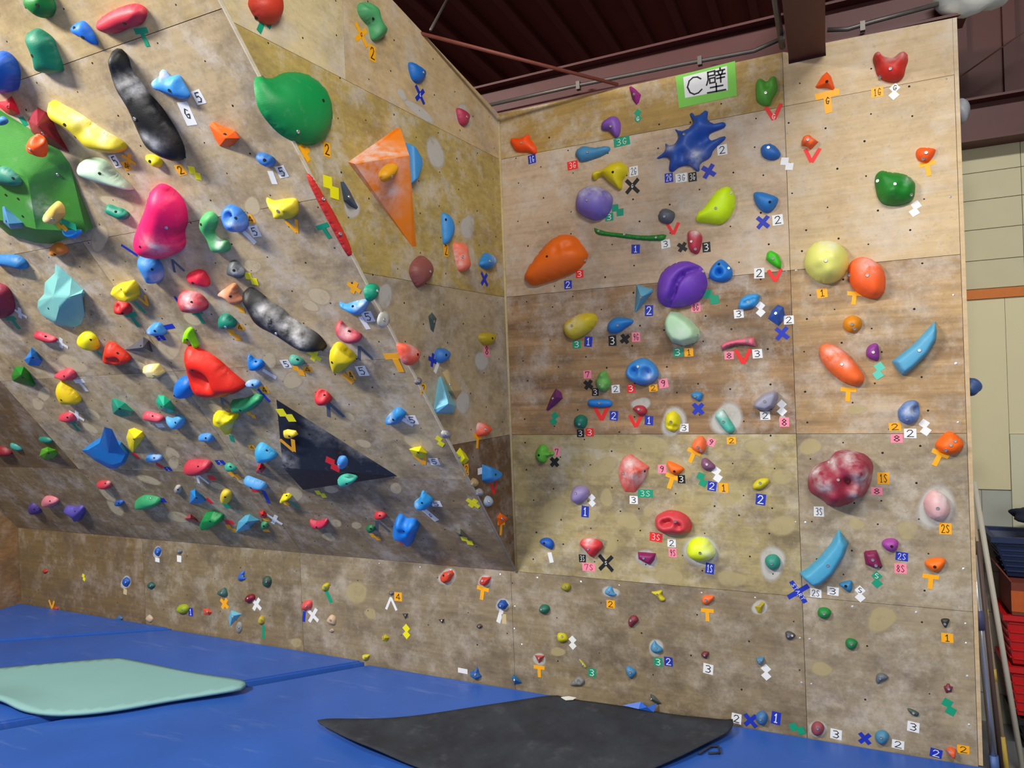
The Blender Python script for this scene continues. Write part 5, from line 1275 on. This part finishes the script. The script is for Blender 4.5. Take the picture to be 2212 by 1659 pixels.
def ribbon(vs, fs, pts, wd, z):
    """flat stroke with square joints"""
    for (a, b) in zip(pts[:-1], pts[1:]):
        dx, dy = b[0]-a[0], b[1]-a[1]; l = math.hypot(dx, dy) or 1e-9
        tx, ty = dx/l*wd*.45, dy/l*wd*.45; nx, ny = -dy/l*wd/2, dx/l*wd/2; k = len(vs)
        vs += [(a[0]-tx+nx, a[1]-ty+ny, z), (a[0]-tx-nx, a[1]-ty-ny, z), (b[0]+tx-nx, b[1]+ty-ny, z), (b[0]+tx+nx, b[1]+ty+ny, z)]
        fs.append((k, k+1, k+2, k+3)); z += .00003
def text_mesh(txt, cx, cy, w_, h_, wd, z, rot=0.0):
    vs, fs = [], []; n = len(txt); cw = w_/n; c, s_ = math.cos(rot), math.sin(rot)
    for i, chh in enumerate(txt):
        for stroke in GL[chh]:
            pts = []
            for (a, b) in stroke:
                x, y = -w_/2+cw*(i+.08+.84*a), -h_/2+h_*b; pts.append((cx+x*c-y*s_, cy+x*s_+y*c))
            ribbon(vs, fs, pts, wd, z)
    return mesh('writing', vs, fs)
def plates(name, polys, zs, th=.0007):
    vs, fs = [], []
    for p, z in zip(polys, zs):
        n = len(p); k = len(vs); vs += [(x, y, z) for x, y in p]+[(x, y, z+th) for x, y in p]
        fs += [tuple(k+n+i for i in range(n)), tuple(k+n-1-i for i in range(n))]+[(k+i, k+(i+1) % n, k+n+(i+1) % n, k+n+i) for i in range(n)]
    me = mesh(name, vs, fs); bm = bmesh.new(); bm.from_mesh(me); bmesh.ops.recalc_face_normals(bm, faces=bm.faces); bm.to_mesh(me); bm.free(); return me
def rect(cx, cy, w_, h_, a=0.0):
    c, s_ = math.cos(a), math.sin(a); j = lambda: 1+R.uniform(-.04, .04)
    return [(cx+x*c*1-y*s_, cy+x*s_+y*c) for x, y in ((-w_/2*j(), -h_/2*j()), (w_/2*j(), -h_/2*j()), (w_/2*j(), h_/2*j()), (-w_/2*j(), h_/2*j()))]
KN = {'q': 'square', 'x': 'cross', 't': 'T-shaped', 'v': 'V-shaped', 'w': 'forked', 's': 'double-diamond', 'z': 'stepped', 'i': 'strip'}
pen = plain('pen_black', (22,22,26), .7); chk = plain('pen_white', (232,232,228), .8)
TAPES = []
def build_tape(line):
    s, tc, kd, pos, sz, rot, txt = line.split('|'); off = 0.0
    if '+' in s: s, o_ = s.split('+'); off = float(o_)
    o, ex, up, n = FR[s]; P = [tuple(float(q) for q in p.split(',')) for p in pos.split()]
    cpx = (sum(p[0] for p in P)/len(P), sum(p[1] for p in P)/len(P)); k = pxscale(cpx, s)
    sz = [float(q)*k for q in sz.split(',')]; a = math.radians(float(rot)); cu, cv = to2(hit(cpx, s, off), s)
    w_ = sz[0]; z0 = .0003; polys, zs = [], []; tx = (0, 0, .7*w_, .7*w_); trot = 0
    def rp(x, y): return (x*math.cos(a)-y*math.sin(a), x*math.sin(a)+y*math.cos(a))
    if kd == 'q': polys = [rect(0, 0, w_, sz[1], a)]; tx = (0, 0, w_*.72, sz[1]*.68); trot = a
    elif kd == 'x':
        polys = [rect(0, 0, w_*1.15, sz[1], a+math.radians(45)), rect(0, 0, w_*1.15, sz[1], a-math.radians(48))]; tx = (0, 0, sz[1]*.8, sz[1]*.9)
        if len(txt) > 1: tx = (0, 0, w_*.9, sz[1]*.75); trot = a-math.radians(48)
    elif kd == 't':
        c1, c2 = rp(0, .34*w_), rp(0, -.16*w_); polys = [rect(*c1, w_, .3*w_, a), rect(*c2, .30*w_, .72*w_, a)]; tx = (*rp(0, .05*w_), .2*w_, .3*w_)
    elif kd in 'vw':
        f = 1 if kd == 'v' else -1
        for sg in (-1, 1):
            c1 = rp(sg*.24*w_, 0); polys.append(rect(*c1, .26*w_ if kd == 'v' else .2*w_, w_*1.05, a-sg*f*math.radians(27)))
        tx = (*rp(0, -.28*w_), .3*w_, .32*w_)
    elif kd == 's':
        for sg in (1, -1): polys.append(rect(*rp(0, sg*.37*w_), w_*.74, w_*.74, a+math.radians(45)))
        tx = (*rp(0, -.40*w_ if txt == 'G' and s == 'C' and cpx[0] < 1500 else .40*w_), .5*w_, .5*w_)
    elif kd == 'z':
        for sg in (1, -1): polys.append(rect(*rp(-sg*.36*w_, sg*.36*w_), w_, w_, a))
    elif kd == 'i':
        e0, e1 = (to2(hit(p, s, off), s) for p in P); du, dv = e1[0]-e0[0], e1[1]-e0[1]; L_ = math.hypot(du, dv)
        a = math.atan2(dv, du); polys = [rect(0, 0, L_, w_, a)]; tx = (0, 0, w_*.6, w_*.7)
    zs = [z0+i*.0009 for i in range(len(polys))]
    ob = link('tape_marker', plates('tape_marker', polys, zs), plain('tape_'+TC[tc][1].replace(' ', '_'), TC[tc][0], .55, 0, .05, 25))
    org = o+ex*cu+up*cv+n*off
    ob.matrix_world = Matrix(((ex.x, up.x, n.x, org.x), (ex.y, up.y, n.y, org.y), (ex.z, up.z, n.z, org.z), (0, 0, 0, 1)))
    if txt:
        t = link('writing', text_mesh(txt, tx[0], tx[1], tx[2], tx[3], max(.0028, min(tx[3]*.11, .005)) if len(txt) == 1 else max(.0022, tx[3]*.075), z0+.0007*len(polys)+.0012, trot), pen if tc in 'woypan' else chk, ob); t.matrix_parent_inverse = Matrix.Identity(4)
    TAPES.append(dict(o=ob, s=s, p=org, kd=kd, tc=tc, txt=txt))
for ln_ in TAPE_DATA.strip().split('\n'): build_tape(ln_)
tl = {}
def tlab(t, i):
    c = sorted((q for q in HOLDS if q['s'] == t['s'] or (q['s'] in 'CK' and t['s'] in 'CK')), key=lambda q: (q['p']-t['p']).length-.25*q['size'])
    q = c[i]; sh = q['short'] if len(q['short'].split()) < 8 else ' '.join(q['short'].split()[:2])+' hold'
    nm = TC[t['tc']][1]+' '+KN[t['kd']]+' tape'+(' marked '+t['txt'] if t['txt'] else '')
    return nm+' '+rel(uv(t['p'], t['s']), uv(q['p'], t['s']), t['s'])+' the '+sh
for t in TAPES:
    for i in range(4):
        lab = tlab(t, i)
        if lab not in tl: break
    if lab in tl: print('DUP TAPE', lab)
    tl[lab] = 1
    if len(lab.split()) > 16: print('LONG', lab)
    tag(t['o'], lab, 'tape', 'tape markers on the '+SURF[t['s']])

# ------------------------------------------------------------------ the C wall sign
def quad(px, off): return [hit(p, 'C', off) for p in px]
org = hit((1525,182), 'C', 0); e = empty('wall_sign', org)
def signpart(name, px, z0, z1, mat):
    q = [p-org for p in quad(px, 0)]; o = prism(name, q, V(0,-1,0), z0, z1, mat, e); return o
signpart('green_paper', [(1459,165),(1588,132),(1592,207),(1467,234)], .0008, .0018, plain('paper_green', (122,196,78), .7, 0, .03))
signpart('white_paper', [(1476,167),(1570.5,143),(1572.5,195),(1480,212)], .002, .003, plain('paper_sign', (226,226,228), .7, 0, .02))
def signtext(ch_, u0, u1, v0, v1, wd):
    A, B, C_, D = [p-org for p in quad([(1480,212),(1572.5,195),(1570.5,143),(1476,167)], .0042)]
    me = text_mesh(ch_, .5, .5, 1, 1, wd, 0)
    for v_ in me.vertices:
        u = u0+(u1-u0)*v_.co.x; t = v0+(v1-v0)*v_.co.y; zc = v_.co.z
        v_.co = (A*(1-u)+B*u)*(1-t)+(D*(1-u)+C_*u)*t - V(0, zc, 0)
    link('letter', me, pen, e)
signtext('C', .02, .46, .1, .88, .08); signtext('W', .48, .99, .02, .98, .07)
tag(e, 'green paper sign reading C with a kanji at the wall top', 'sign')
